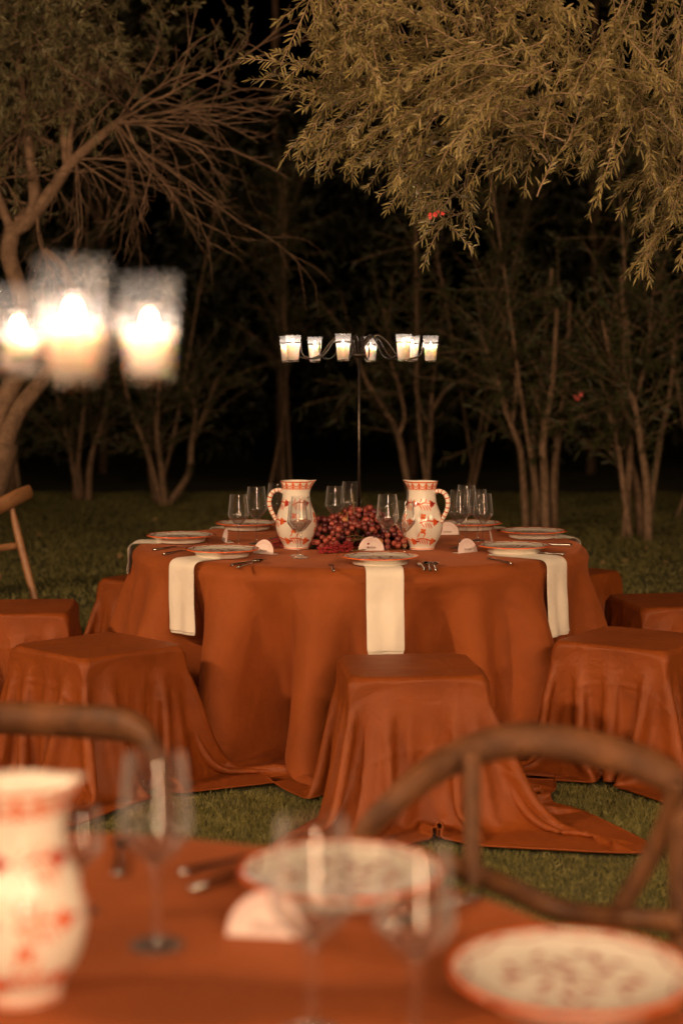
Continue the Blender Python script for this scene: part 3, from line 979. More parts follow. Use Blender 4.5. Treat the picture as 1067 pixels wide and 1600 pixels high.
# place cards
def make_card():
    t = thing('place_card', 'x', 'place card', (0, 0, 0), 0, 'half round place cards by the plates')
    R = .054
    n = 24
    arc = [(R*math.cos(PI*k/n), R*1.08*math.sin(PI*k/n)) for k in range(n+1)]
    v = [(x, 0, z+.001) for x, z in arc]+[(x, .0012, z+.001) for x, z in arc]
    m = n+1
    f = [tuple(range(m)), tuple(range(2*m-1, m-1, -1))]+[(k, k+m, (k+1) % m+m, (k+1) % m) for k in range(m)]
    tilt = Matrix.Rotation(math.radians(-12), 4, 'X')
    def lean(vs): return [tilt @ Vector(p) for p in vs]
    mesh_part('front_panel', lean(v), f, M['card'], t, False)
    v2 = [(-R, -.0, .0004), (R, -.0, .0004), (R*.96, .034, .0004), (-R*.96, .034, .0004)]
    v2 = v2+[(a, b, c+.0012) for a, b, c in v2]
    mesh_part('base_flap', v2, [(0, 3, 2, 1), (4, 5, 6, 7), (0, 1, 5, 4), (1, 2, 6, 5), (2, 3, 7, 6), (3, 0, 4, 7)], M['card'], t, False)
    ln = MB()
    for k in range(2, 29):
        a = PI*k/30
        p0 = (.038*math.cos(a), .038*1.08*math.sin(a)); p1 = (.0495*math.cos(a), .0495*1.08*math.sin(a))
        w = .0005
        ln.add(lean([(p0[0]-w, -.0006, p0[1]), (p0[0]+w, -.0006, p0[1]), (p1[0]+w, -.0006, p1[1]), (p1[0]-w, -.0006, p1[1])]), [(0, 1, 2, 3)])
    for k in range(n):
        a0, a1 = PI*k/n, PI*(k+1)/n
        q = []
        for a, r in ((a0, .0525), (a1, .0525), (a1, .0535), (a0, .0535)): q.append((r*math.cos(a), -.0006, r*1.08*math.sin(a)+.001))
        ln.add(lean(q), [(0, 1, 2, 3)])
    tag(ln.build('printed_rays', M['pink'], t, False), kind='stuff')
    wr = MB()
    pts = []
    for k in range(60):
        s = k/59
        pts.append((-.019+.038*s+.0032*math.sin(k*.95), -.0008, .013+.0042*math.cos(k*.95)*(1.3 if k < 9 or 30 < k < 37 else .7)))
    wr.add(lean([p for q in pts for p in ((q[0]-.0005, q[1], q[2]-.0005), (q[0]+.0005, q[1], q[2]+.0005))]), [(2*k, 2*k+1, 2*k+3, 2*k+2) for k in range(59)])
    wr.build('handwriting', M['ink'], t, False)
    return t
card = make_card()
CARDS = [(580, 861, 5, 'half round place card standing right behind the middle plate'),
         (411, 866, -38, 'half round place card at the right end of the plate with the left napkin'),
         (350, 847, -75, 'half round place card seen edge on between the left plates'),
         (699, 836, 6, 'half round place card showing beside the right jug'),
         (731, 864, 40, 'half round place card standing before the right hand wine glasses'),
         (769, 848, 82, 'half round place card seen edge on between the right plates')]
for i, (u, v, a, label) in enumerate(CARDS):
    x, y = at(u, v, TOP)
    c = card if i == 0 else dup(card)
    c.location = (x, y, TOP+.001); c.rotation_euler = (0, 0, math.radians(a)); c['label'] = label
x, y = at(417, 1466, TOP)
dup(card, (x, y, TOP+.001), math.radians(-8), 'blurred pinkish place card in front of the near round plate')

# cutlery
def make_cutlery(kind):
    t = thing(kind, 'x', kind, (0, 0, 0), 0, 'steel cutlery beside the plates')
    hp = [(-.10, 0, .0025), (-.06, 0, .0035), (-.02, 0, .0045), (.01, 0, .006), (.03, 0, .0055)]
    hr = [.0052, .0048, .0038, .0030, .0030]
    L = curve(hp, 16)
    R = np.interp(np.linspace(0, 1, 17), np.linspace(0, 1, 5), hr)
    v, f = tube(L, list(R), 8, True, 1.25)
    mesh_part('handle', v, f, M['steel'], t)
    if kind == 'knife':
        n = 12; v = []
        for k in range(n+1):
            s = k/n; x = .028+.095*s
            w = .0085*(1-max(0, (s-.7)/.3)**2)
            v += [(x, -.0055, .003), (x, -.0055+w*1.6+.0005, .003), (x, -.0045, .0045)]
        f = []
        for k in range(n):
            a = 3*k
            f += [(a, a+1, a+4, a+3), (a+1, a+2, a+5, a+4), (a+2, a, a+3, a+5)]
        mesh_part('blade', v, f, M['steel'], t, False)
    elif kind == 'spoon':
        n, m = 12, 16; v = []; f = []
        for i in range(n+1):
            s = i/n
            for k in range(m):
                a = 2*PI*k/m
                v.append((.062+.034*s*math.cos(a), .0215*s*math.sin(a)*(1-.12*math.cos(a)), .0025+.009*s**2))
        for i in range(n):
            for k in range(m): f.append((i*m+k, i*m+(k+1) % m, (i+1)*m+(k+1) % m, (i+1)*m+k))
        o = mesh_part('spoon_bowl', v, f, M['steel'], t)
        so = o.modifiers.new('thick', 'SOLIDIFY'); so.thickness = .0012
    else:
        v, f = tube([(.025, 0, .0055), (.04, 0, .004), (.055, 0, .0035), (.068, 0, .0045)], [.003, .0075, .0105, .0108], 8, True, 1)
        v = [(p[0], p[1], p[2]*1.0 if True else 0) for p in v]
        zc = .0045
        v = [(p[0], p[1], zc+(p[2]-zc)*.18) for p in v]
        mesh_part('fork_head', v, f, M['steel'], t)
        for k in range(4):
            yy = -.0087+.0058*k
            mesh_part('tine', *tube([(.066, yy, .0045), (.085, yy, .004), (.105, yy*.95, .0065)], [.0015, .0013, .0008], 6, True, 1), M['steel'], t)
    return t
CUT = {k: make_cutlery(k) for k in ('knife', 'fork', 'spoon')}
used = set()
def lay(kind, tip, end, label, grp=None):
    """tip and end: photo pixels of the business end and of the handle end on the table"""
    p = Vector((*at(*tip, TOP), 0)); q = Vector((*at(*end, TOP), 0))
    d = p-q
    c = q+d.normalized()*.10
    o = CUT[kind] if kind not in used else dup(CUT[kind])
    used.add(kind)
    o.location = (c.x, c.y, TOP+.0025)
    o.rotation_euler = (0, 0, math.atan2(d.y, d.x))
    o['label'] = label
    if grp: o['group'] = grp
lay('fork', (512, 872), (521, 894), 'fork lying alone left of the middle plate, tines to the centre')
lay('knife', (648, 874), (663, 892), 'knife beside the two spoons right of the middle plate')
lay('spoon', (662, 871), (672, 893), 'left spoon of the pair right of the middle plate')
lay('spoon', (671, 872), (681, 893), 'right spoon of the pair right of the middle plate')
lay('knife', (440, 872), (362, 885), 'knife in front of the plate over the left napkin')
lay('spoon', (446, 871), (372, 888), 'dark bowled spoon in front of the plate over the left napkin')
lay('fork', (318, 858), (256, 868), 'fork whose handle shows left of the plate over the left napkin')
lay('knife', (330, 851), (240, 861), 'knife in front of the far left plate')
lay('spoon', (352, 836), (305, 846), 'spoon behind the far left plate')
lay('fork', (716, 864), (799, 883), 'fork in front of the plate over the right napkin')
lay('knife', (800, 866), (882, 868), 'knife whose handle shows right of the plate over the right napkin')
lay('knife', (800, 853), (893, 853), 'knife in front of the plate at the far right edge')
lay('spoon', (762, 836), (812, 829), 'spoon lying right of the plate behind the glasses')
NG = 'blurred cutlery on the near table'
lay('fork', (190, 1312), (184, 1372), 'blurred dark fork standing out behind the lone near wine glass', NG)
lay('knife', (396, 1345), (282, 1368), 'blurred dark knife left of the near round plate', NG)
lay('spoon', (402, 1362), (298, 1394), 'blurred dark spoon just in front of the blurred knife', NG)
lay('fork', (655, 1436), (748, 1404), 'blurred bright fork between the two near plates', NG)

# ------------------------------------------------------------------ grapes and dark red flowers in the middle of the far table
def mound():
    return [((.085, 7.0), (.165, .12, .155)), ((-.06, 6.93), (.125, .10, .120)), ((.205, 6.90), (.105, .10, .10)), ((.06, 6.86), (.12, .09, .11)), ((.13, 7.1), (.15, .12, .12))]
gv, gf = icosphere(1, 2)
def grape_mesh(mat, k):
    me = bpy.data.meshes.new('grape')
    me.from_pydata([(p[0], p[1], p[2]*(1+.08*k)) for p in gv], [], gf)
    me.materials.append(mat); me.shade_smooth()
    return me
nt = M['grape'].node_tree
oi = nt.nodes.new('ShaderNodeObjectInfo')
gr = nt.nodes.new('ShaderNodeValToRGB')
for p_, c_ in ((0, (.055, .009, .017)), (.5, (.17, .022, .026)), (1, (.34, .072, .048))):
    e_ = gr.color_ramp.elements[0 if p_ == 0 else 1] if p_ in (0, 1) else gr.color_ramp.elements.new(p_)
    e_.position = p_
    e_.color = (*c_, 1)
gr.color_ramp.elements[-1].color = (.34, .072, .048, 1)
nt.links.new(oi.outputs['Random'], gr.inputs['Fac'])
nt.links.new(gr.outputs['Color'], nt.nodes['Principled BSDF'].inputs['Base Color'])
GRAPE = [grape_mesh(M['grape'], 0), grape_mesh(M['grape'], 1), grape_mesh(M['pale_grape'], 1)]
pts = []
tries = 0
rg = random.Random(5)
while len(pts) < 330 and tries < 90000:
    tries += 1
    (cx, cy_), (rx, ry, rz_) = rg.choice(mound())
    th = rg.uniform(0, 2*PI); u = rg.uniform(0.02, 1); s = math.sqrt(1-u*u)
    k = rg.uniform(.80, 1.0)
    p = Vector((cx+rx*s*math.cos(th)*k, cy_+ry*s*math.sin(th)*k, TOP+.011+rz_*u*k))
    if p.y > 7.08 and p.z < TOP+.12: continue
    if p.y < 6.815 and .03 < p.x < .22: continue          # the place card stands here
    deep = False
    for (c2, r2) in mound():
        q = ((p.x-c2[0])/r2[0])**2+((p.y-c2[1])/r2[1])**2+((p.z-TOP)/r2[2])**2
        if q < .58: deep = True; break
    if deep: continue
    if any((p-q).length < .0212 for q in pts): continue
    pts.append(p)
BUNCH = [(-.08, 6.90, .80, 'grape bunch lying lowest at the left, against the left jug'), (.03, 6.88, .90, 'grape bunch left of the middle of the heap'),
         (.06, 6.95, .97, 'grape bunch on the very top of the heap'), (.16, 6.95, .92, 'grape bunch on the right shoulder of the heap'),
         (.24, 6.86, .80, 'grape bunch at the low right end beside the right jug'), (.11, 6.82, .83, 'grape bunch at the front with one amber grape above it')]
bt = [thing('grape_bunch', b[3], 'grapes', (b[0], b[1], TOP), 0, 'red grape bunches heaped between the jugs') for b in BUNCH]
for p in pts:
    i = min(range(6), key=lambda k: (p-Vector(BUNCH[k][:3])).length)
    me = GRAPE[2] if rg.random() < .012 else GRAPE[rg.randrange(2)]
    o = link('grape', me, bt[i], p-Vector((BUNCH[i][0], BUNCH[i][1], TOP)))
    s = rg.uniform(.0112, .0146)
    o.scale = (s, s, s); o.rotation_euler = (rg.uniform(-1, 1), rg.uniform(-1, 1), 0)
for i, b in enumerate(BUNCH):
    mb = MB()
    mine = [p for p in pts if min(range(6), key=lambda k: (p-Vector(BUNCH[k][:3])).length) == i]
    core = Vector((b[0], b[1]+.02, TOP+.05))
    org = Vector((b[0], b[1], TOP))
    for p in mine[::3]:
        mb.add(*tube([core-org, (core+p)/2+Vector((0, 0, .01))-org, p-org], [.002, .0014, .001], 5))
    tip = core-org+Vector((rg.uniform(-.05, .05), -.03, b[2]-TOP-.03))
    mb.add(*tube([core-org, tip], [.0025, .0018], 5))
    mb.build('grape_stalk', M['stalk'], bt[i])
def leaf_cloud(B, D, L, W, up=None, rng=RNG, droop=.15):
    """B base points, D unit directions, L lengths, W widths: folded pointed leaves"""
    n = len(B)
    R = rng.normal(0, 1, (n, 3))
    if up is not None: R = R*.6+up
    S = np.cross(D, R); S /= np.linalg.norm(S, axis=1, keepdims=True)+1e-9
    N = np.cross(S, D)
    L = L[:, None]; W = W[:, None]
    dz = np.zeros((n, 3)); dz[:, 2] = -droop
    b = B; t = B+D*L+dz*L
    m1 = B+D*L*.38; m2 = B+D*L*.72+dz*L*.5
    V = np.stack([b, m1+S*W-N*W*.4, m2+S*W*.8-N*W*.3, t, m2-S*W*.8-N*W*.3, m1-S*W-N*W*.4], 1).reshape(-1, 3)
    i = np.arange(n)[:, None]*6
    F = np.concatenate([i+np.array([0, 1, 2, 3]), i+np.array([0, 3, 4, 5])])
    return V, F
# greenery under the grapes
n = 420
ms = mound()
idx = RNG.integers(0, len(ms), n)
C = np.array([[m[0][0], m[0][1], TOP] for m in ms])[idx]; Rr = np.array([m[1] for m in ms])[idx]
d = RNG.normal(0, 1, (n, 3)); d[:, 2] = np.abs(d[:, 2]); d /= np.linalg.norm(d, axis=1, keepdims=True)
base = C+d*Rr*.62
clear = (base[:, 1] > 6.85) | (np.abs(base[:, 0]-.11) > .13)
base, d = base[clear], d[clear]; n = len(base)
V, F_ = leaf_cloud(base, d, RNG.uniform(.02, .05, n), RNG.uniform(.008, .014, n))
V[:, 2] = np.maximum(V[:, 2], TOP+.002)
tag(link('leaves', np_mesh('leaves', V, F_, M['hedge'])), 'dark leaves under the heap of grapes', 'leaves', kind='stuff')
fv, ff = icosphere(1, 1)
def amaranth(px, width, n, label):
    pts_ = [Vector((*at(u, v, TOP), 0)) for u, v in px]
    cv = curve(pts_, 30)
    o = thing('amaranth_spray', label, 'flower', (cv[0].x, cv[0].y, TOP), 0, 'dark red flower sprays on the rust cloth')
    org = Vector((cv[0].x, cv[0].y, 0))
    mesh_part('stem', *tube([p-org+Vector((0, 0, .006)) for p in cv], .0022, 6), M['stalk'], o)
    mb = MB()
    for k in range(n):
        s = rg.random()
        i = int(s*29); p = cv[i].lerp(cv[i+1], s*29-i)-org
        w = width*(.35+.65*math.sin(PI*min(1, .12+s*.95)))
        a = rg.uniform(0, 2*PI); q = abs(rg.gauss(0, .5))*w
        r = rg.uniform(.0028, .0058)
        c = Vector((p.x+q*math.cos(a), p.y+q*math.sin(a), rg.uniform(.004, .018+.8*max(0, w-q))))
        if abs(org.x+c.x-.12) < .075 and org.y+c.y < 6.80: continue
        e = Vector((rg.uniform(.7, 1.4), rg.uniform(.7, 1.4), rg.uniform(.7, 1.3)))
        mb.add([(c.x+x*r*e.x, c.y+y*r*e.y, max(.001, c.z+z*r*e.z)) for x, y, z in fv], ff)
    tag(mb.build('florets', M['amaranth'], o), kind='stuff')
amaranth([(412, 858), (440, 856), (470, 854), (500, 850)], .045, 420, 'dark red flower spray in front of the left jug')
amaranth([(500, 866), (530, 864), (560, 862), (600, 858)], .036, 330, 'dark red flower spray lying at the front foot of the grapes')
amaranth([(545, 862), (562, 848), (575, 842), (585, 850)], .030, 170, 'dark red flower spray climbing over the front grapes')

# ------------------------------------------------------------------ candelabra and votive candles
def make_candelabrum(loc, ring_z, angles, label, R=.305):
    t = thing('candelabrum', label, 'candelabrum', loc, 0, 'black iron candelabra on the tables')
    z0 = ring_z
    mesh_part('base', *lathe([(0, 0), (.085, 0), (.088, .004), (.080, .010), (.03, .014), (.012, .02), (0, .02)], 40), M['iron'], t)
    mesh_part('pole', *tube([(0, 0, .012), (0, 0, z0-.03)], [.0075, .0055], 12), M['iron'], t)
    mesh_part('hub', *lathe([(0, z0-.06), (.012, z0-.058), (.030, z0-.05), (.033, z0-.044), (.014, z0-.036), (.010, z0+.01), (0, z0+.012)], 24), M['iron'], t)
    for a in angles:
        c, s = math.sin(a), -math.cos(a)
        def P(r, z): return (c*r, s*r, z0+z)
        arm = curve([P(.012, -.046), P(.030, .005), P(.075, .038), P(.120, .010), P(.160, -.042), P(.212, -.062), P(.262, -.045), P(R-.034, .0), P(R-.036, .006)], 48)
        ar = mesh_part('arm', *tube(arm, .0042, 8), M['iron'], t)
        ring = [(c*R+.0310*math.cos(2*PI*k/28), s*R+.0310*math.sin(2*PI*k/28), z0+.004) for k in range(29)]
        mesh_part('holder_ring', *tube(ring, .0030, 6, False), M['iron'], ar)
    return t
def make_candle(sink=0.0, watts=CANDLE_W):
    t = thing('votive_candle', 'x', 'candle', (0, 0, 0), 0, 'lit votive candles on the far candelabrum')
    cup = [(0, .001), (.0225, .001), (.0238, .003), (.0322, .112), (.0329, .1135), (.0312, .1125)]
    mesh_part('glass_cup', *lathe(cup, 40), M['cup'], t)
    base = [(0, .002), (.0223, .002), (.0235, .010), (0, .010)]
    mesh_part('thick_base', *lathe(base, 32), M['glass'], t)
    k = 1-sink/.08
    wax = [(0, .0105), (.0230, .0105), (.0284-.09*sink, .0765-sink), (.0274-.09*sink, .0785-sink), (.024, .0755-sink), (.014, .0725-sink), (0, .0715-sink)]
    mesh_part('wax', *lathe(wax, 40), M['wax'], t)
    mesh_part('wick', *tube([(0, 0, .069-sink), (.0006, 0, .079-sink)], .0009, 6), M['wick'], t)
    fl = [(0, .077), (.0024, .0785), (.0038, .082), (.0034, .087), (.0018, .092), (.0006, .096), (0, .098)]
    f = mesh_part('flame', *lathe([(r, z-sink) for r, z in fl], 16), M['flame'], t)
    l = bpy.data.lights.new('flame_light', 'POINT')
    l.energy = watts; l.color = CANDLE_COL; l.shadow_soft_size = .006
    lo = link('flame_light', l, f, (0, 0, .086-sink))
    return t
candle = make_candle()
low_candle = make_candle(.009)
burnt_candle = make_candle(.023, CANDLE_W*.8)
FAR_ANG = [-65, -13, 36, 80, 130, 170, 219, 272]
FAR_LAB = ['lit candle second from the left on the far candelabrum, in front of the leftmost', 'lit candle left of the candelabrum centre, largest looking of the far ring',
           'lit candle third from the right on the far candelabrum', 'lit candle at the right end of the far candelabrum', 'lit candle second from the right, partly behind its neighbour',
           'lit candle just right of the pole, seen behind an arched iron arm', 'lit candle third from the left on the far candelabrum', 'lit candle at the left end of the far candelabrum, half hidden']
RZ_FAR = 1.614
make_candelabrum((FAR_T.x-.005, FAR_T.y-.02, TOP), RZ_FAR-TOP, [math.radians(a) for a in FAR_ANG], 'black iron candelabrum with eight arms rising behind the grapes')
for i, a in enumerate(FAR_ANG):
    a = math.radians(a)
    c = candle if i == 0 else low_candle if i == 1 else dup(candle if i % 2 == 0 else low_candle)
    c.location = (FAR_T.x-.005+.305*math.sin(a), FAR_T.y-.02-.305*math.cos(a), RZ_FAR-.074-random.uniform(0, .006))
    c.rotation_euler = (0, 0, random.uniform(0, 6))
    c['label'] = FAR_LAB[i]
NEAR_C = Vector((-.50, 1.72, 0)); RZ_NEAR = 1.564
near_ang = [math.degrees(math.atan2(x-NEAR_C.x, -(y-NEAR_C.y))) for x, y in ((-.220, 1.80), (-.25, 1.55), (-.388, 2.0))]
make_candelabrum((NEAR_C.x, NEAR_C.y, TOP), RZ_NEAR-TOP, [math.radians(a) for a in near_ang+[4, -45, -95, -140, 185]], 'blurred iron candelabrum behind the large glowing candles')
burnt_first = True
for a, label in zip(near_ang, ('large blurred candle glowing at the right of the near three', 'largest blurred candle glowing in the middle of the near three', 'smaller blurred candle glowing at the left edge')):
    a = math.radians(a)
    src, burnt_first = (burnt_candle, False) if burnt_first else (dup(burnt_candle), False)
    src.location, src.rotation_euler = (NEAR_C.x+.305*math.sin(a), NEAR_C.y-.305*math.cos(a), RZ_NEAR-.076), (0, 0, 1.0)
    tag(src, label, None, 'blurred lit candles on the near candelabrum')

for a in (4, -45, -95, -140, 185):
    a = math.radians(a)
    dup(candle, (NEAR_C.x+.305*math.sin(a), NEAR_C.y-.305*math.cos(a), RZ_NEAR-.076), 1.0, 'lit candle of the near candelabrum, past the left edge of the view', 'candles of the near candelabrum past the left edge')

# ------------------------------------------------------------------ chairs
def chair(label, loc, rz, hoop, seat_c, parts, mat='wood'):
    t = thing('wooden_chair', label, 'chair', loc, rz, 'bentwood chairs around the near tables')
    for name, pts_, r, fl in parts:
        rr = r if not hasattr(r, '__len__') else list(np.interp(np.linspace(0, 1, 37), np.linspace(0, 1, len(r)), r))
        mesh_part(name, *tube(curve(pts_, 36), rr, 12, True, fl), M[mat], t)
    (sx, sy), sw, sd, sr = seat_c
    v, f = box(0, 0, 0, sw, sd, .035)
    ro = Matrix.Rotation(sr, 3, 'Z')
    v = [ro @ Vector(p)+Vector((sx, sy, .455)) for p in v]
    MB().add(v, f).build('seat', M[mat], t, False, .012)
    for a in (-1, 1):
        for b in (-1, 1):
            p = ro @ Vector((a*sw*.42, b*sd*.42, 0))+Vector((sx, sy, 0))
            q = ro @ Vector((a*sw*.47, b*sd*.5, 0))+Vector((sx, sy, 0))
            mesh_part('leg', *tube([(q.x, q.y, 0), (p.x, p.y, .45)], [.015, .02], 10), M[mat], t)
    return t
# the chair beyond the near table, back towards the lawn
H = [far(540, 1560, 2.66), far(546, 1400, 2.66), far(566, 1310, 2.66), far(606, 1262, 2.66), far(655, 1218, 2.69), far(715, 1182, 2.74), far(780, 1160, 2.77), far(850, 1157, 2.78), far(950, 1176, 2.75), far(1030, 1206, 2.69), far(1060, 1248, 2.66), far(1064, 1400, 2.64), far(1062, 1560, 2.62)]
H = [tuple(p) for p in H]
pr = [('back_hoop', H, [.018, .018, .019, .021, .024, .027, .029, .030, .030, .028, .024, .022, .021], .60),
      ('back_slat', [tuple(far(737, 1178, 2.69)), tuple(far(737, 1280, 2.66)), tuple(far(738, 1385, 2.63))], .0145, .8),
      ('lower_rail', [tuple(far(690, 1345, 2.62)), tuple(far(790, 1385, 2.70)), tuple(far(890, 1425, 2.72)), tuple(far(1062, 1440, 2.60))], .018, .8),
      ('cross_slat', [tuple(far(1062, 1225, 2.64)), tuple(far(1020, 1330, 2.68)), tuple(far(948, 1452, 2.70))], .017, .7)]
chair('blurred brown chair with an arched back at the lower right', (0, 0, 0), 0, None, ((.42, 2.42), .42, .42, math.radians(-35)), pr)
HL = [tuple(far(-190, 1150, 2.95)), tuple(far(-100, 1128, 3.02)), tuple(far(0, 1122, 3.05)), tuple(far(110, 1126, 3.05)), tuple(far(190, 1132, 3.0)), tuple(far(228, 1150, 2.95)), tuple(far(246, 1188, 2.9)), tuple(far(262, 1270, 2.86)), tuple(far(272, 1420, 2.82))]
pl = [('back_hoop', HL, [.028, .030, .031, .032, .032, .024, .018, .017, .016], .75),
      ('back_slat', [tuple(far(-60, 1140, 3.03)), tuple(far(-50, 1300, 2.98))], .015, .8)]
chair('blurred brown chair with a straight top rail at the left edge', (0, 0, 0), 0, None, ((-.62, 2.78), .42, .42, math.radians(10)), pl)
D3 = 8.9
p3 = [('top_rail', [tuple(far(-60, 812, D3-.25)), tuple(far(-10, 795, D3-.1)), tuple(far(25, 778, D3)), tuple(far(48, 768, D3+.1))], [.045, .045, .044, .040], .45),
      ('back_post', [tuple(far(18, 790, D3)), tuple(far(30, 840, D3-.02)), tuple(far(43, 890, D3-.06)), tuple(far(57, 945, D3-.1)), tuple(far(68, 992, D3-.14))], [.017, .022, .022, .020, .018], .9),
      ('back_slat', [tuple(far(-60, 868, D3-.25)), tuple(far(-10, 858, D3-.1)), tuple(far(28, 853, D3))], .020, .6)]
chair('light brown wooden chair on the dark lawn at the left edge', (0, 0, 0), 0, None, ((-2.0, 8.55), .42, .42, math.radians(20)), p3, 'pale_wood')

# ------------------------------------------------------------------ trees
def sprigs(starts, dirs, lens, per, leafL, leafW, rng, sag=.5, bend=.4):
    """hanging twigs with leaves in pairs; returns twig tubes and leaf arrays"""
    tw = MB()
    B, D = [], []
    for s, d, ln in zip(starts, dirs, lens):
        p = Vector(s); d = Vector(d).normalized()
        n = max(5, int(ln*per))
        step = ln/n
        line = [p.copy()]
        wob = Vector(rng.normal(0, bend, 3))
        for i in range(n):
            d = (d+wob*(.6/n)+Vector((0, 0, -sag/n))+Vector(rng.normal(0, .03, 3))).normalized()
            p = p+d*step
            line.append(p.copy())
            if i < 1: continue
            ax = Vector(rng.normal(0, 1, 3)); sd = d.cross(ax).normalized()
            for sg in (-1, 1):
                if rng.random() < .12: continue
                dd = (d*rng.uniform(.55, 1.0)+sd*sg*rng.uniform(.5, .95)+Vector((0, 0, .12))).normalized()
                B.append(p); D.append(dd)
        B.append(p); D.append(d)
        q = line[::2] if len(line) % 2 else line[::2]+[line[-1]]
        tw.add(*tube(q, [.0016+.0016*(1-k/len(q)) for k in range(len(q))], 4, False))
    B = np.array(B); D = np.array(D)
    n = len(B)
    return tw, B, D, leafL*rng.uniform(.6, 1.25, n), leafW*rng.uniform(.7, 1.25, n)

# the olive over the table: trunk out of view on the right, crown hanging into the picture
olive = thing('olive_tree', 'silvery olive tree hanging its lit crown over the table at the upper right', 'tree', (3.1, 7.6, 0))
org = Vector((3.1, 7.6, 0))
trunk = curve([(0, 0, 0), (-.05, .03, .7), (.06, -.02, 1.4), (-.08, -.05, 2.1), (-.1, 0, 2.7)], 20)
mesh_part('trunk', *tube(trunk, list(np.linspace(.19, .11, 21)), 14), M['bark'], olive)
LIMBS = [[(2.99, 7.55, 2.3), (2.4, 7.2, 2.9), (1.7, 6.9, 3.15), (1.0, 6.7, 3.25), (.35, 6.5, 3.15), (-.1, 6.4, 2.95)],
         [(2.99, 7.55, 2.5), (2.3, 6.7, 3.2), (1.6, 6.3, 3.45), (.8, 6.2, 3.4), (.3, 6.1, 3.3)],
         [(3.0, 7.55, 2.1), (2.5, 7.5, 2.6), (1.9, 7.4, 2.75), (1.3, 7.3, 2.75), (.7, 7.2, 2.6)],
         [(3.0, 7.5, 2.6), (2.4, 6.3, 3.0), (1.9, 5.9, 3.1), (1.3, 5.8, 3.1)],
         [(3.0, 7.6, 2.7), (2.3, 7.9, 3.3), (1.3, 7.8, 3.5), (.5, 7.6, 3.4)]]
limb_pts = []
for L in LIMBS:
    c = curve(L, 26)
    limb_pts += c
    mesh_part('branch', *tube([p-org for p in c], list(np.linspace(.055, .010, 27)), 8), M['bark'], olive)
rs = np.random.default_rng(21)
# crown lumps: pixel centre, depth, radius in pixels, number of twigs
LUMPS = [(500, 10, 6.3, 48, 34), (585, 55, 6.3, 80, 70), (545, 130, 6.5, 75, 75), (520, 215, 6.7, 55, 55), (620, 160, 6.2, 80, 85), (660, 60, 6.2, 100, 95),
         (690, 215, 6.4, 75, 75), (640, 270, 6.9, 65, 55), (740, 130, 6.0, 95, 95), (800, 40, 6.2, 110, 105), (715, 305, 6.9, 60, 42), (690, 345, 6.9, 42, 26), 
         (830, 170, 6.1, 95, 85), (800, 225, 6.3, 50, 30), (910, 80, 6.2, 105, 100), (960, 170, 6.3, 85, 75), (905, 215, 6.4, 42, 22), (1010, 90, 6.5, 90, 80), (1030, 200, 6.4, 70, 55),
         (1010, 280, 6.6, 60, 38), (1045, 350, 6.7, 45, 36), (1020, 385, 6.9, 30, 16), (1060, 300, 6.4, 50, 28), 
         (880, -30, 6.2, 120, 60), (700, -40, 6.2, 120, 60), (1040, -20, 6.4, 90, 40), (600, -30, 6.3, 70, 30), (1090, 150, 6.6, 60, 30)]
st, dr_, ln_ = [], [], []
for u, v, y, r, n in LUMPS:
    v -= 14 if v > 240 else 0
    c = far(u, v, y); m = r/F_PX*y
    n = int(n*.33)+1
    lean = rs.normal(0, .45, 3)+np.array([-.40, -.25, -.35])
    for k in range(n):
        q = rs.normal(0, .40, 3)*m*np.array([1, 1.9, .9])
        s = np.array(c)+q
        d = rs.normal(0, .33, 3)+lean+q/m*.45
        ln = rs.uniform(.18, .50)*(.62 if v > 200 else 1)
        s = s-d/np.linalg.norm(d)*ln*.45
        st.append(s); dr_.append(d); ln_.append(ln)
tw, B, D, L, W = sprigs(st, dr_, ln_, 72, .041, .0039, rs, sag=.55, bend=.55)
# finer boughs that tie the hanging twigs to the limbs
LP = np.array([tuple(p) for p in limb_pts])
bough = MB()
order = [i for i in rs.permutation(len(st)) if st[i][2] < 2.95][:260]
for i in order:
    s = np.array(st[i]); j = ((LP-s)**2).sum(1).argmin()
    a, b = Vector(LP[j]), Vector(s)
    if (a-b).length > .5: continue
    mid = (a+b)/2+Vector((0, 0, .10*(a-b).length))+Vector(rs.normal(0, .03, 3))
    bough.add(*tube([p-org for p in curve([a, mid, b], 7)], [.0055-.0004*k for k in range(8)], 5, False))
tag(bough.build('fine_boughs', M['twig'], olive), kind='stuff')
tw.v = [tuple(Vector(p)-org) for p in tw.v]
tag(tw.build('twigs', M['twig'], olive), kind='stuff')
# the leaves that show largest stay single
u_ = 533.5+F_PX*B[:, 0]/B[:, 1]; v_ = HORIZON-F_PX*(B[:, 2]-EYE)/B[:, 1]
inside = (u_ > 400) & (u_ < 1060) & (v_ > 5) & (v_ < 450)
rank = np.where(inside, B[:, 1]-40*L, 99).argsort()
single, rest = rank[:290], rank[290:]
V, F_ = leaf_cloud(B[rest]-np.array(org), D[rest], L[rest], W[rest], rng=rs)
tag(link('foliage', np_mesh('foliage', V, F_, M['olive'], False), olive), kind='stuff')
for i in single:
    V, F_ = leaf_cloud(np.zeros((1, 3)), D[i:i+1], L[i:i+1], W[i:i+1], rng=rs)
    link('leaf', np_mesh('leaf', V, F_, M['olive'], False), olive, Vector(B[i])-org)

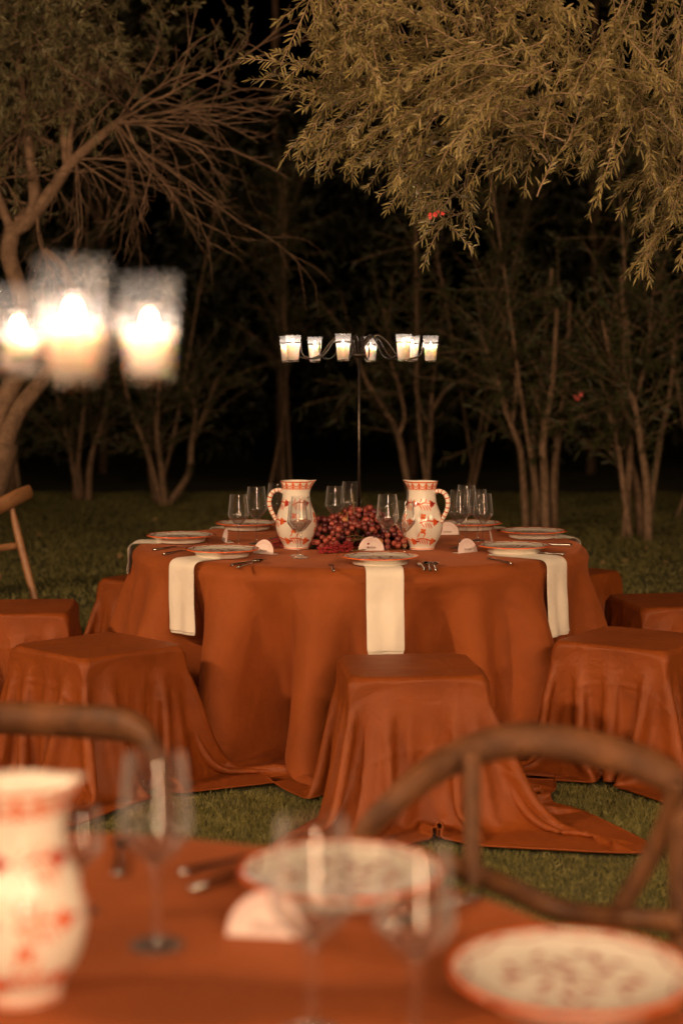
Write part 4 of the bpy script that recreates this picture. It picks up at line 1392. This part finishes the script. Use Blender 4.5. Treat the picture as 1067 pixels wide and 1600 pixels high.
# the twiggy tree at the left
def twig_fan(mb, p, d, ln, r, depth, rng, tips):
    n = 7
    line = [p.copy()]
    q = p.copy(); dd = d.copy()
    wob = Vector(rng.normal(0, .30, 3))
    for i in range(n):
        dd = (dd+wob*.14+Vector(rng.normal(0, .07, 3))+Vector((0, 0, -.012))).normalized()
        q = q+dd*(ln/n)
        line.append(q.copy())
        if depth > 0 and i >= 1 and rng.random() < .62:
            ax = Vector(rng.normal(0, 1, 3)).normalized()
            nd = (dd+dd.cross(ax)*rng.uniform(.4, .9)).normalized()
            twig_fan(mb, q, nd, ln*rng.uniform(.35, .65), r*.55, depth-1, rng, tips)
    mb.add(*tube(line, list(np.linspace(r, r*.35, n+1)), 5 if r < .01 else 7, False))
    tips.append((q, dd))
ltree = thing('bare_olive_tree', 'half bare twiggy tree at the left with a pale forked trunk', 'tree', (-2.55, 10.6, 0))
lo_ = Vector((-2.55, 10.6, 0))
rl = np.random.default_rng(33)
D0 = 10.4
def lp(u, v, y=D0): return far(u, v, y)-lo_
mesh_part('trunk', *tube(curve([(0, 0, 0), (.02, 0, .35), lp(-30, 790), lp(-8, 735), lp(5, 690)], 20), list(np.linspace(.15, .10, 21)), 14), M['dark_bark'], ltree)
mesh_part('branch', *tube(curve([lp(-8, 740), lp(25, 650), lp(62, 600), lp(100, 540), lp(112, 470), lp(100, 420), lp(70, 390)], 24), list(np.linspace(.065, .02, 25)), 10), M['dark_bark'], ltree)
mesh_part('branch', *tube(curve([lp(0, 720), lp(-5, 660), lp(20, 600), lp(40, 540), lp(35, 470), lp(15, 400), lp(22, 355)], 24), list(np.linspace(.070, .050, 25)), 10), M['dark_bark'], ltree)
arm = curve([lp(18, 362), lp(45, 345), lp(80, 300), lp(110, 258), lp(150, 220), lp(180, 195), lp(205, 178)], 26)
mesh_part('branch', *tube(arm, list(np.linspace(.052, .020, 27)), 9), M['dark_bark'], ltree)
mesh_part('branch', *tube(curve([lp(30, 350), lp(55, 320), lp(48, 250), lp(40, 180), lp(30, 90)], 16), list(np.linspace(.05, .02, 17)), 8), M['dark_bark'], ltree)
mesh_part('branch', *tube(curve([lp(105, 262), lp(98, 190), lp(97, 130), lp(110, 60)], 14), list(np.linspace(.026, .010, 15)), 7), M['dark_bark'], ltree)
mesh_part('branch', *tube(curve([lp(110, 250), lp(112, 200), lp(128, 140), lp(140, 70)], 14), list(np.linspace(.022, .009, 15)), 7), M['dark_bark'], ltree)
mesh_part('branch', *tube(curve([lp(20, 365), lp(0, 310), lp(-15, 260)], 10), list(np.linspace(.035, .018, 11)), 7), M['dark_bark'], ltree)
fan = MB(); tips = []
FAN = [(245, 325), (238, 290), (300, 295), (330, 305), (372, 350), (365, 250), (392, 212), (360, 172), (372, 130), (330, 100), (285, 85), (255, 60), (220, 300), (310, 240), (345, 275), (200, 100), (290, 190)]
for k, (u, v) in enumerate(FAN):
    a = arm[-1-int(rl.integers(0, 6))]
    b = lp(u, v, D0+rl.uniform(-.9, .9))
    twig_fan(fan, a, (b-a).normalized(), (b-a).length*rl.uniform(.9, 1.1), rl.uniform(.008, .014), 2, rl, tips)
for c in ((40, 200), (100, 130), (140, 90), (5, 280), (120, 250), (60, 320)):
    for k in range(6):
        a = lp(c[0], c[1])
        d = Vector(rl.normal(0, 1, 3)); d.z = d.z*.6-.1
        twig_fan(fan, a, d.normalized(), rl.uniform(.3, .7), .007, 2, rl, tips)
tag(fan.build('twigs', M['dark_bark'], ltree), kind='stuff')
st, dr_, ln_ = [], [], []
for u, v, y, r, n in [(40, 40, 10.2, 70, 70), (110, 60, 10.2, 80, 70), (40, 130, 10.4, 60, 50), (110, 140, 10.6, 60, 40), (20, 210, 10.4, 40, 26), (180, 40, 10.8, 80, 30), (150, 110, 10.8, 60, 20), (10, 0, 10, 70, 60), (90, -20, 10, 90, 60), (260, 130, 11, 80, 14), (340, 60, 11.2, 70, 14), (30, 300, 10.6, 50, 14)]:
    c = np.array(far(u, v, y)); m = r/F_PX*y
    for k in range(n):
        q = rl.normal(0, .55, 3)*m
        st.append(c+q); dr_.append(rl.normal(0, .7, 3)+np.array([.1, -.2, -.1])); ln_.append(rl.uniform(.15, .4))
tw, B, D, L, W = sprigs(st, dr_, ln_, 50, .05, .005, rl)
tw.v = [tuple(Vector(p)-lo_) for p in tw.v]
tag(tw.build('leafy_twigs', M['dark_bark'], ltree), kind='stuff')
V, F_ = leaf_cloud(B-np.array(lo_), D, L, W, rng=rl)
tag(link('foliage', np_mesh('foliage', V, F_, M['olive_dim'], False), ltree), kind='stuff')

# oleanders along the back of the lawn
def oleander(label, base_px, stems, y, leaves, seed, h=3.4, spread=.9, extra=5, rad=.03, leafsize=.13):
    rng = np.random.default_rng(seed)
    bx, by = far(base_px[0], base_px[1], y).x, y
    t = thing('oleander', label, 'shrub', (bx, by, 0), 0, 'oleanders along the back of the lawn')
    o = Vector((bx, by, 0))
    B, D = [], []
    lines = []
    for pxs in stems:
        yy = y+rng.uniform(-.25, .25)
        pts_ = [far(u, v, yy)-o for u, v in pxs]
        if pxs[0][1] > 740: pts_[0].z = 0
        c = curve(pts_, 22)
        r0 = rad*rng.uniform(.8, 1.2)*(1.3 if pxs[0][1] > 740 else .65)
        mesh_part('stem', *tube(c, list(np.linspace(r0, r0*.4, 23)), 8), M['oleander_bark'], t)
        lines.append(c)
    for k in range(extra):
        a = rng.uniform(0, 2*PI); s = spread*rng.uniform(.3, 1.0)
        c = curve([(rng.normal(0, .12), rng.normal(0, .12), 0), (s*.25*math.cos(a), s*.25*math.sin(a), h*.3), (s*.6*math.cos(a), s*.6*math.sin(a), h*.65), (s*math.cos(a), s*math.sin(a), h*rng.uniform(.85, 1.1))], 22)
        mesh_part('stem', *tube(c, list(np.linspace(rad*.7, rad*.2, 23)), 7), M['oleander_bark'], t)
        lines.append(c)
    shoots = MB()
    while len(B) < leaves:
        c = lines[rng.integers(0, len(lines))]
        i = int(rng.uniform(.42, .99)*22)
        p = c[i].copy(); d = (c[min(22, i+1)]-c[i-1]).normalized()
        d = (d*.6+Vector(rng.normal(0, .55, 3))+Vector((0, 0, .25))).normalized()
        ln = rng.uniform(.3, .9); n = int(ln*16)
        line = [p.copy()]
        for q in range(n):
            d = (d+Vector(rng.normal(0, .06, 3))+Vector((0, 0, -.02))).normalized()
            p = p+d*(ln/n); line.append(p.copy())
            ax = Vector(rng.normal(0, 1, 3))
            for w in range(2):
                ax = d.cross(ax).normalized()
                B.append(p); D.append((d*.7+ax*rng.uniform(.5, 1)*(1 if w else -1)).normalized())
        shoots.add(*tube(line, [.006, ]+[.004]*(len(line)-1), 4, False))
    tag(shoots.build('shoots', M['oleander_bark'], t), kind='stuff')
    B = np.array(B); D = np.array(D); n = len(B)
    V, F_ = leaf_cloud(B, D, leafsize*rng.uniform(.6, 1.2, n), .010*rng.uniform(.7, 1.3, n), rng=rng)
    V[:, 2] = np.maximum(V[:, 2], .03)
    tag(link('foliage', np_mesh('foliage', V, F_, M['oleander'], False), t), kind='stuff')
    return t
oleander('oleander with two pale stems showing between the candelabrum pole and the right jug', (655, 800),
         [[(648, 800), (632, 730), (622, 680), (595, 630), (570, 590), (545, 520)], [(622, 682), (632, 650), (622, 600), (610, 560), (600, 480)], [(668, 800), (668, 740), (672, 690), (674, 640), (676, 600), (690, 500)],
          [(668, 660), (655, 630), (648, 590), (655, 500)], [(676, 640), (700, 605), (735, 590), (780, 560)]], 17.4, 1900, 41, 3.6, 1.1, 1)
oleander('oleander with a tight clump of stems right of the table', (838, 832),
         [[(822, 832), (818, 760), (812, 700), (798, 660), (780, 600), (760, 520)], [(836, 834), (836, 760), (830, 700), (838, 640), (850, 540), (862, 420)], [(852, 832), (850, 740), (848, 690), (862, 600), (870, 480)],
          [(864, 830), (866, 740), (872, 680), (884, 590), (890, 470)], [(812, 700), (788, 640), (775, 590), (740, 500)], [(800, 660), (806, 600), (795, 560), (780, 470)]], 15.4, 2600, 42, 3.9, 1.2, 1)
oleander('oleander with thick pale stems near the right edge', (990, 842),
         [[(984, 842), (980, 780), (985, 720), (980, 650), (960, 590), (940, 500)], [(1012, 838), (1010, 760), (1000, 690), (990, 630), (975, 598)], [(984, 800), (972, 750), (965, 700), (950, 640)],
          [(1010, 770), (1030, 690), (1045, 620), (1055, 520)], [(990, 630), (1010, 560), (1020, 450)], [(1000, 836), (994, 760), (970, 660), (975, 540), (970, 430)]], 14.9, 2600, 43, 3.8, 1.2, 1)
oleander('dim oleander with a kinked pale stem left of the table', (258, 787),
         [[(252, 787), (240, 740), (225, 690), (205, 640), (190, 570)], [(262, 787), (280, 765), (297, 735), (300, 690), (318, 650), (340, 590)], [(258, 787), (252, 730), (245, 670), (250, 590)],
          [(299, 690), (305, 640), (290, 600)], [(245, 785), (236, 735), (232, 660), (238, 580)]], 18.8, 1700, 44, 3.3, 1.1, 1)
oleander('dim oleander with thin stems at the back left', (128, 782),
         [[(124, 782), (116, 740), (108, 690), (90, 620)], [(128, 782), (122, 720), (128, 670), (140, 600)], [(138, 782), (142, 720), (160, 660), (175, 610)]], 19.3, 1500, 45, 3.3, 1.1, 1)
oleander('dim oleander at the far left behind the forked trunk', (20, 770), [[(12, 770), (20, 720), (30, 680)], [(30, 772), (24, 720), (10, 660)]], 20.0, 1300, 46, 3.3, 1.1, 1)
oleander('dark oleander in the gap behind the candelabrum', (450, 775), [], 21.0, 1900, 47, 3.8, 1.4, 3)
oleander('dark oleander between the pale stems on the right', (745, 800), [], 18.6, 2000, 48, 4.2, 1.3, 3)
oleander('dark oleander at the right edge behind the thick stems', (1085, 830), [], 17.0, 1900, 49, 4.2, 1.3, 3)

# dark trees that close the garden behind
def dark_tree(x, y, h, r, n, seed, label):
    rng = np.random.default_rng(seed)
    t = thing('dark_tree', label, 'tree', (x, y, 0), 0, 'dark trees closing the garden at the back')
    mesh_part('trunk', *tube(curve([(0, 0, 0), (.05, 0, h*.3), (-.04, .05, h*.6), (0, 0, h*.9)], 12), list(np.linspace(.07, .03, 13)), 10), M['dark_bark'], t)
    k = 26
    cz = rng.uniform(.10, .98, k)*h
    ca = rng.uniform(0, 2*PI, k); cr = r*np.sqrt(rng.uniform(.05, 1, k))*(1.05-.5*(cz/h))
    C = np.stack([cr*np.cos(ca), cr*np.sin(ca)*.6, cz], 1)
    for j in range(8):
        mesh_part('branch', *tube([(0, 0, C[j, 2]*.7), C[j]*np.array([.5, .5, .9]), C[j]], [.04, .025, .01], 6), M['dark_bark'], t)
    idx = rng.integers(0, k, n)
    d = rng.normal(0, 1, (n, 3)); dn = d/np.linalg.norm(d, axis=1, keepdims=True)
    B = C[idx]+dn*(rng.uniform(.3, 1, n)**.5)[:, None]*np.array([.75, .55, .85])*(.55+.45*rng.random(k))[idx][:, None]
    B[:, 2] = np.maximum(B[:, 2], .05)
    D = dn*.6+rng.normal(0, .5, (n, 3)); D /= np.linalg.norm(D, axis=1, keepdims=True)
    V, F_ = leaf_cloud(B, D, rng.uniform(.09, .2, n), rng.uniform(.018, .04, n), rng=rng)
    V[:, 2] = np.maximum(V[:, 2], .03)
    tag(link('foliage', np_mesh('foliage', V, F_, M['hedge'], False), t), kind='stuff')
DT = ['far left edge', 'left behind the twiggy tree', 'left of the dark middle gap', 'middle behind the candelabrum', 'right of the candelabrum', 'right behind the clump of stems', 'right edge behind the thick stems', 'far right corner']
for k in range(8):
    dark_tree(-8.0+k*2.25+(.4 if k % 2 else 0), 22.6+(k % 3)*.9, 8.6+.8*math.sin(k*2.1), 1.9, 8200, 60+k, 'dark tree closing the garden, '+DT[k])

# flowers of the oleanders
def blossom(u, v, y, s, mat, label):
    c = far(u, v, y)
    t = thing('oleander_blossom', label, 'flower', c)
    for k in range(6):
        rng = np.random.default_rng(k+int(u))
        e = Vector(rng.normal(0, 1, 3))*s*.7; s2 = s*rng.uniform(.5, .9)
        pm = MB()
        for j in range(5):
            a = 2*PI*j/5+k
            d = Vector((math.cos(a), -.35+rng.normal(0, .4), math.sin(a))).normalized()
            w = Vector((-math.sin(a), 0, math.cos(a)))
            q = [e, e+d*s2*.35+w*s2*.2, e+d*s2*.7+w*s2*.14+Vector((0, .1*s, 0)), e+d*s2*.7-w*s2*.14+Vector((0, .1*s, 0)), e+d*s2*.35-w*s2*.2]
            pm.add(q, [(0, 1, 2, 3, 4)])
        pm.build('floret', M[mat], t)
    mesh_part('stalk', *tube([(0, 0, 0), (.01, .04, s), (.03, .12, s*3)], .002, 5), M['twig'], t)
blossom(679, 336, 6.25, .015, 'petal', 'bright red blossom among the lower olive twigs')
blossom(903, 620, 14.0, .030, 'pink_petal', 'small pink blossom between the right hand oleanders')

for k in range(12):
    u, v = random.choice([(300, 838), (60, 830), (160, 850), (250, 815), (1040, 880), (900, 865), (980, 875), (1010, 860), (120, 895), (190, 870), (940, 885), (1055, 905)][k:k+1])
    x, y = at(u+random.uniform(-10, 10), v+random.uniform(-6, 6), .04)
    V, F_ = leaf_cloud(np.zeros((1, 3)), np.array([[math.cos(k), math.sin(k), .1]]), np.array([.055]), np.array([.02]), rng=RNG, droop=0)
    tag(link('fallen_leaf', np_mesh('fallen_leaf', V, F_, M['dry_leaf'], False), None, (x, y, .045)), 'small dry leaf lying on the dark lawn behind the tables', 'leaf', 'dry leaves fallen on the lawn')

# ------------------------------------------------------------------ garden lamps behind the viewer, seen lit in the glasses
for i, (p, aim, w) in enumerate(FLOODS):
    t = thing('garden_lamp', ['lit garden lamp on a post behind the near table, left', 'lit garden lamp on a post behind the near table, right'][i], 'lamp', (p[0], p[1], 0), 0, 'garden lamps on posts')
    d = (Vector(aim)-Vector(p)).normalized()
    q = Vector((0, 0, p[2]))
    mesh_part('post', *tube([(0, 0, 0), (0, 0, p[2]-.12)], .03, 12), M['post'], t)
    mesh_part('lamp_head', *tube([q-d*.14, q-d*.05, q-d*.02], [.05, .09, .10], 20), M['post'], t)
    mesh_part('lamp_lens', *tube([q-d*.019, q-d*.017], [.085, .085], 20), M['lamp_lens'], t)
    L = bpy.data.lights.new('lamp_light', 'SPOT')
    L.energy = w; L.color = LAMP; L.spot_size = math.radians(105); L.spot_blend = .6; L.shadow_soft_size = .22
    lo = link('lamp_light', L, t, q)
    lo.rotation_euler = d.to_track_quat('-Z', 'Y').to_euler()
ft = thing('fairy_light_tree', 'tree wrapped in fairy lights behind the near table', 'tree', (2.0, -6.2, 0))
ft.scale = (1.25, 1.25, 1.25)
tr = [[(0, 0, 0), (.1, 0, .9), (-.1, 0, 1.8), (.0, 0, 2.7)], [(.0, 0, 2.6), (1.3, .2, 3.4), (2.9, .3, 4.9), (4.6, .3, 6.0)],
      [(.0, 0, 2.6), (-1.4, 0, 3.5), (-3.5, .2, 4.7), (-5.8, .2, 5.8)], [(-5.6, .4, 5.7), (-6.0, .4, 4.2), (-5.9, .4, 2.6)], [(1.8, .3, 3.8), (1.9, .3, 4.8), (1.7, .3, 5.6)]]
for k, L in enumerate(tr):
    c = curve([Vector(p) for p in L], 40)
    ln = sum((c[i+1]-c[i]).length for i in range(40))
    mesh_part('trunk' if k == 0 else 'branch', *tube(c, list(np.linspace(.13, .10, 41)), 10), M['bark'], ft)
    turns = ln/.13; m = int(turns*11)
    sp = []
    for j in range(m+1):
        q = j/m*40; i = min(39, int(q)); p = c[i].lerp(c[i+1], q-i)
        d = (c[i+1]-c[i]).normalized(); e = d.orthogonal().normalized(); e2 = d.cross(e)
        a = j/11*2*PI
        sp.append(p+e*math.cos(a)*.16+e2*math.sin(a)*.16)
    mesh_part('light_string', *tube(sp, .030, 4), M['fairy'], ft)
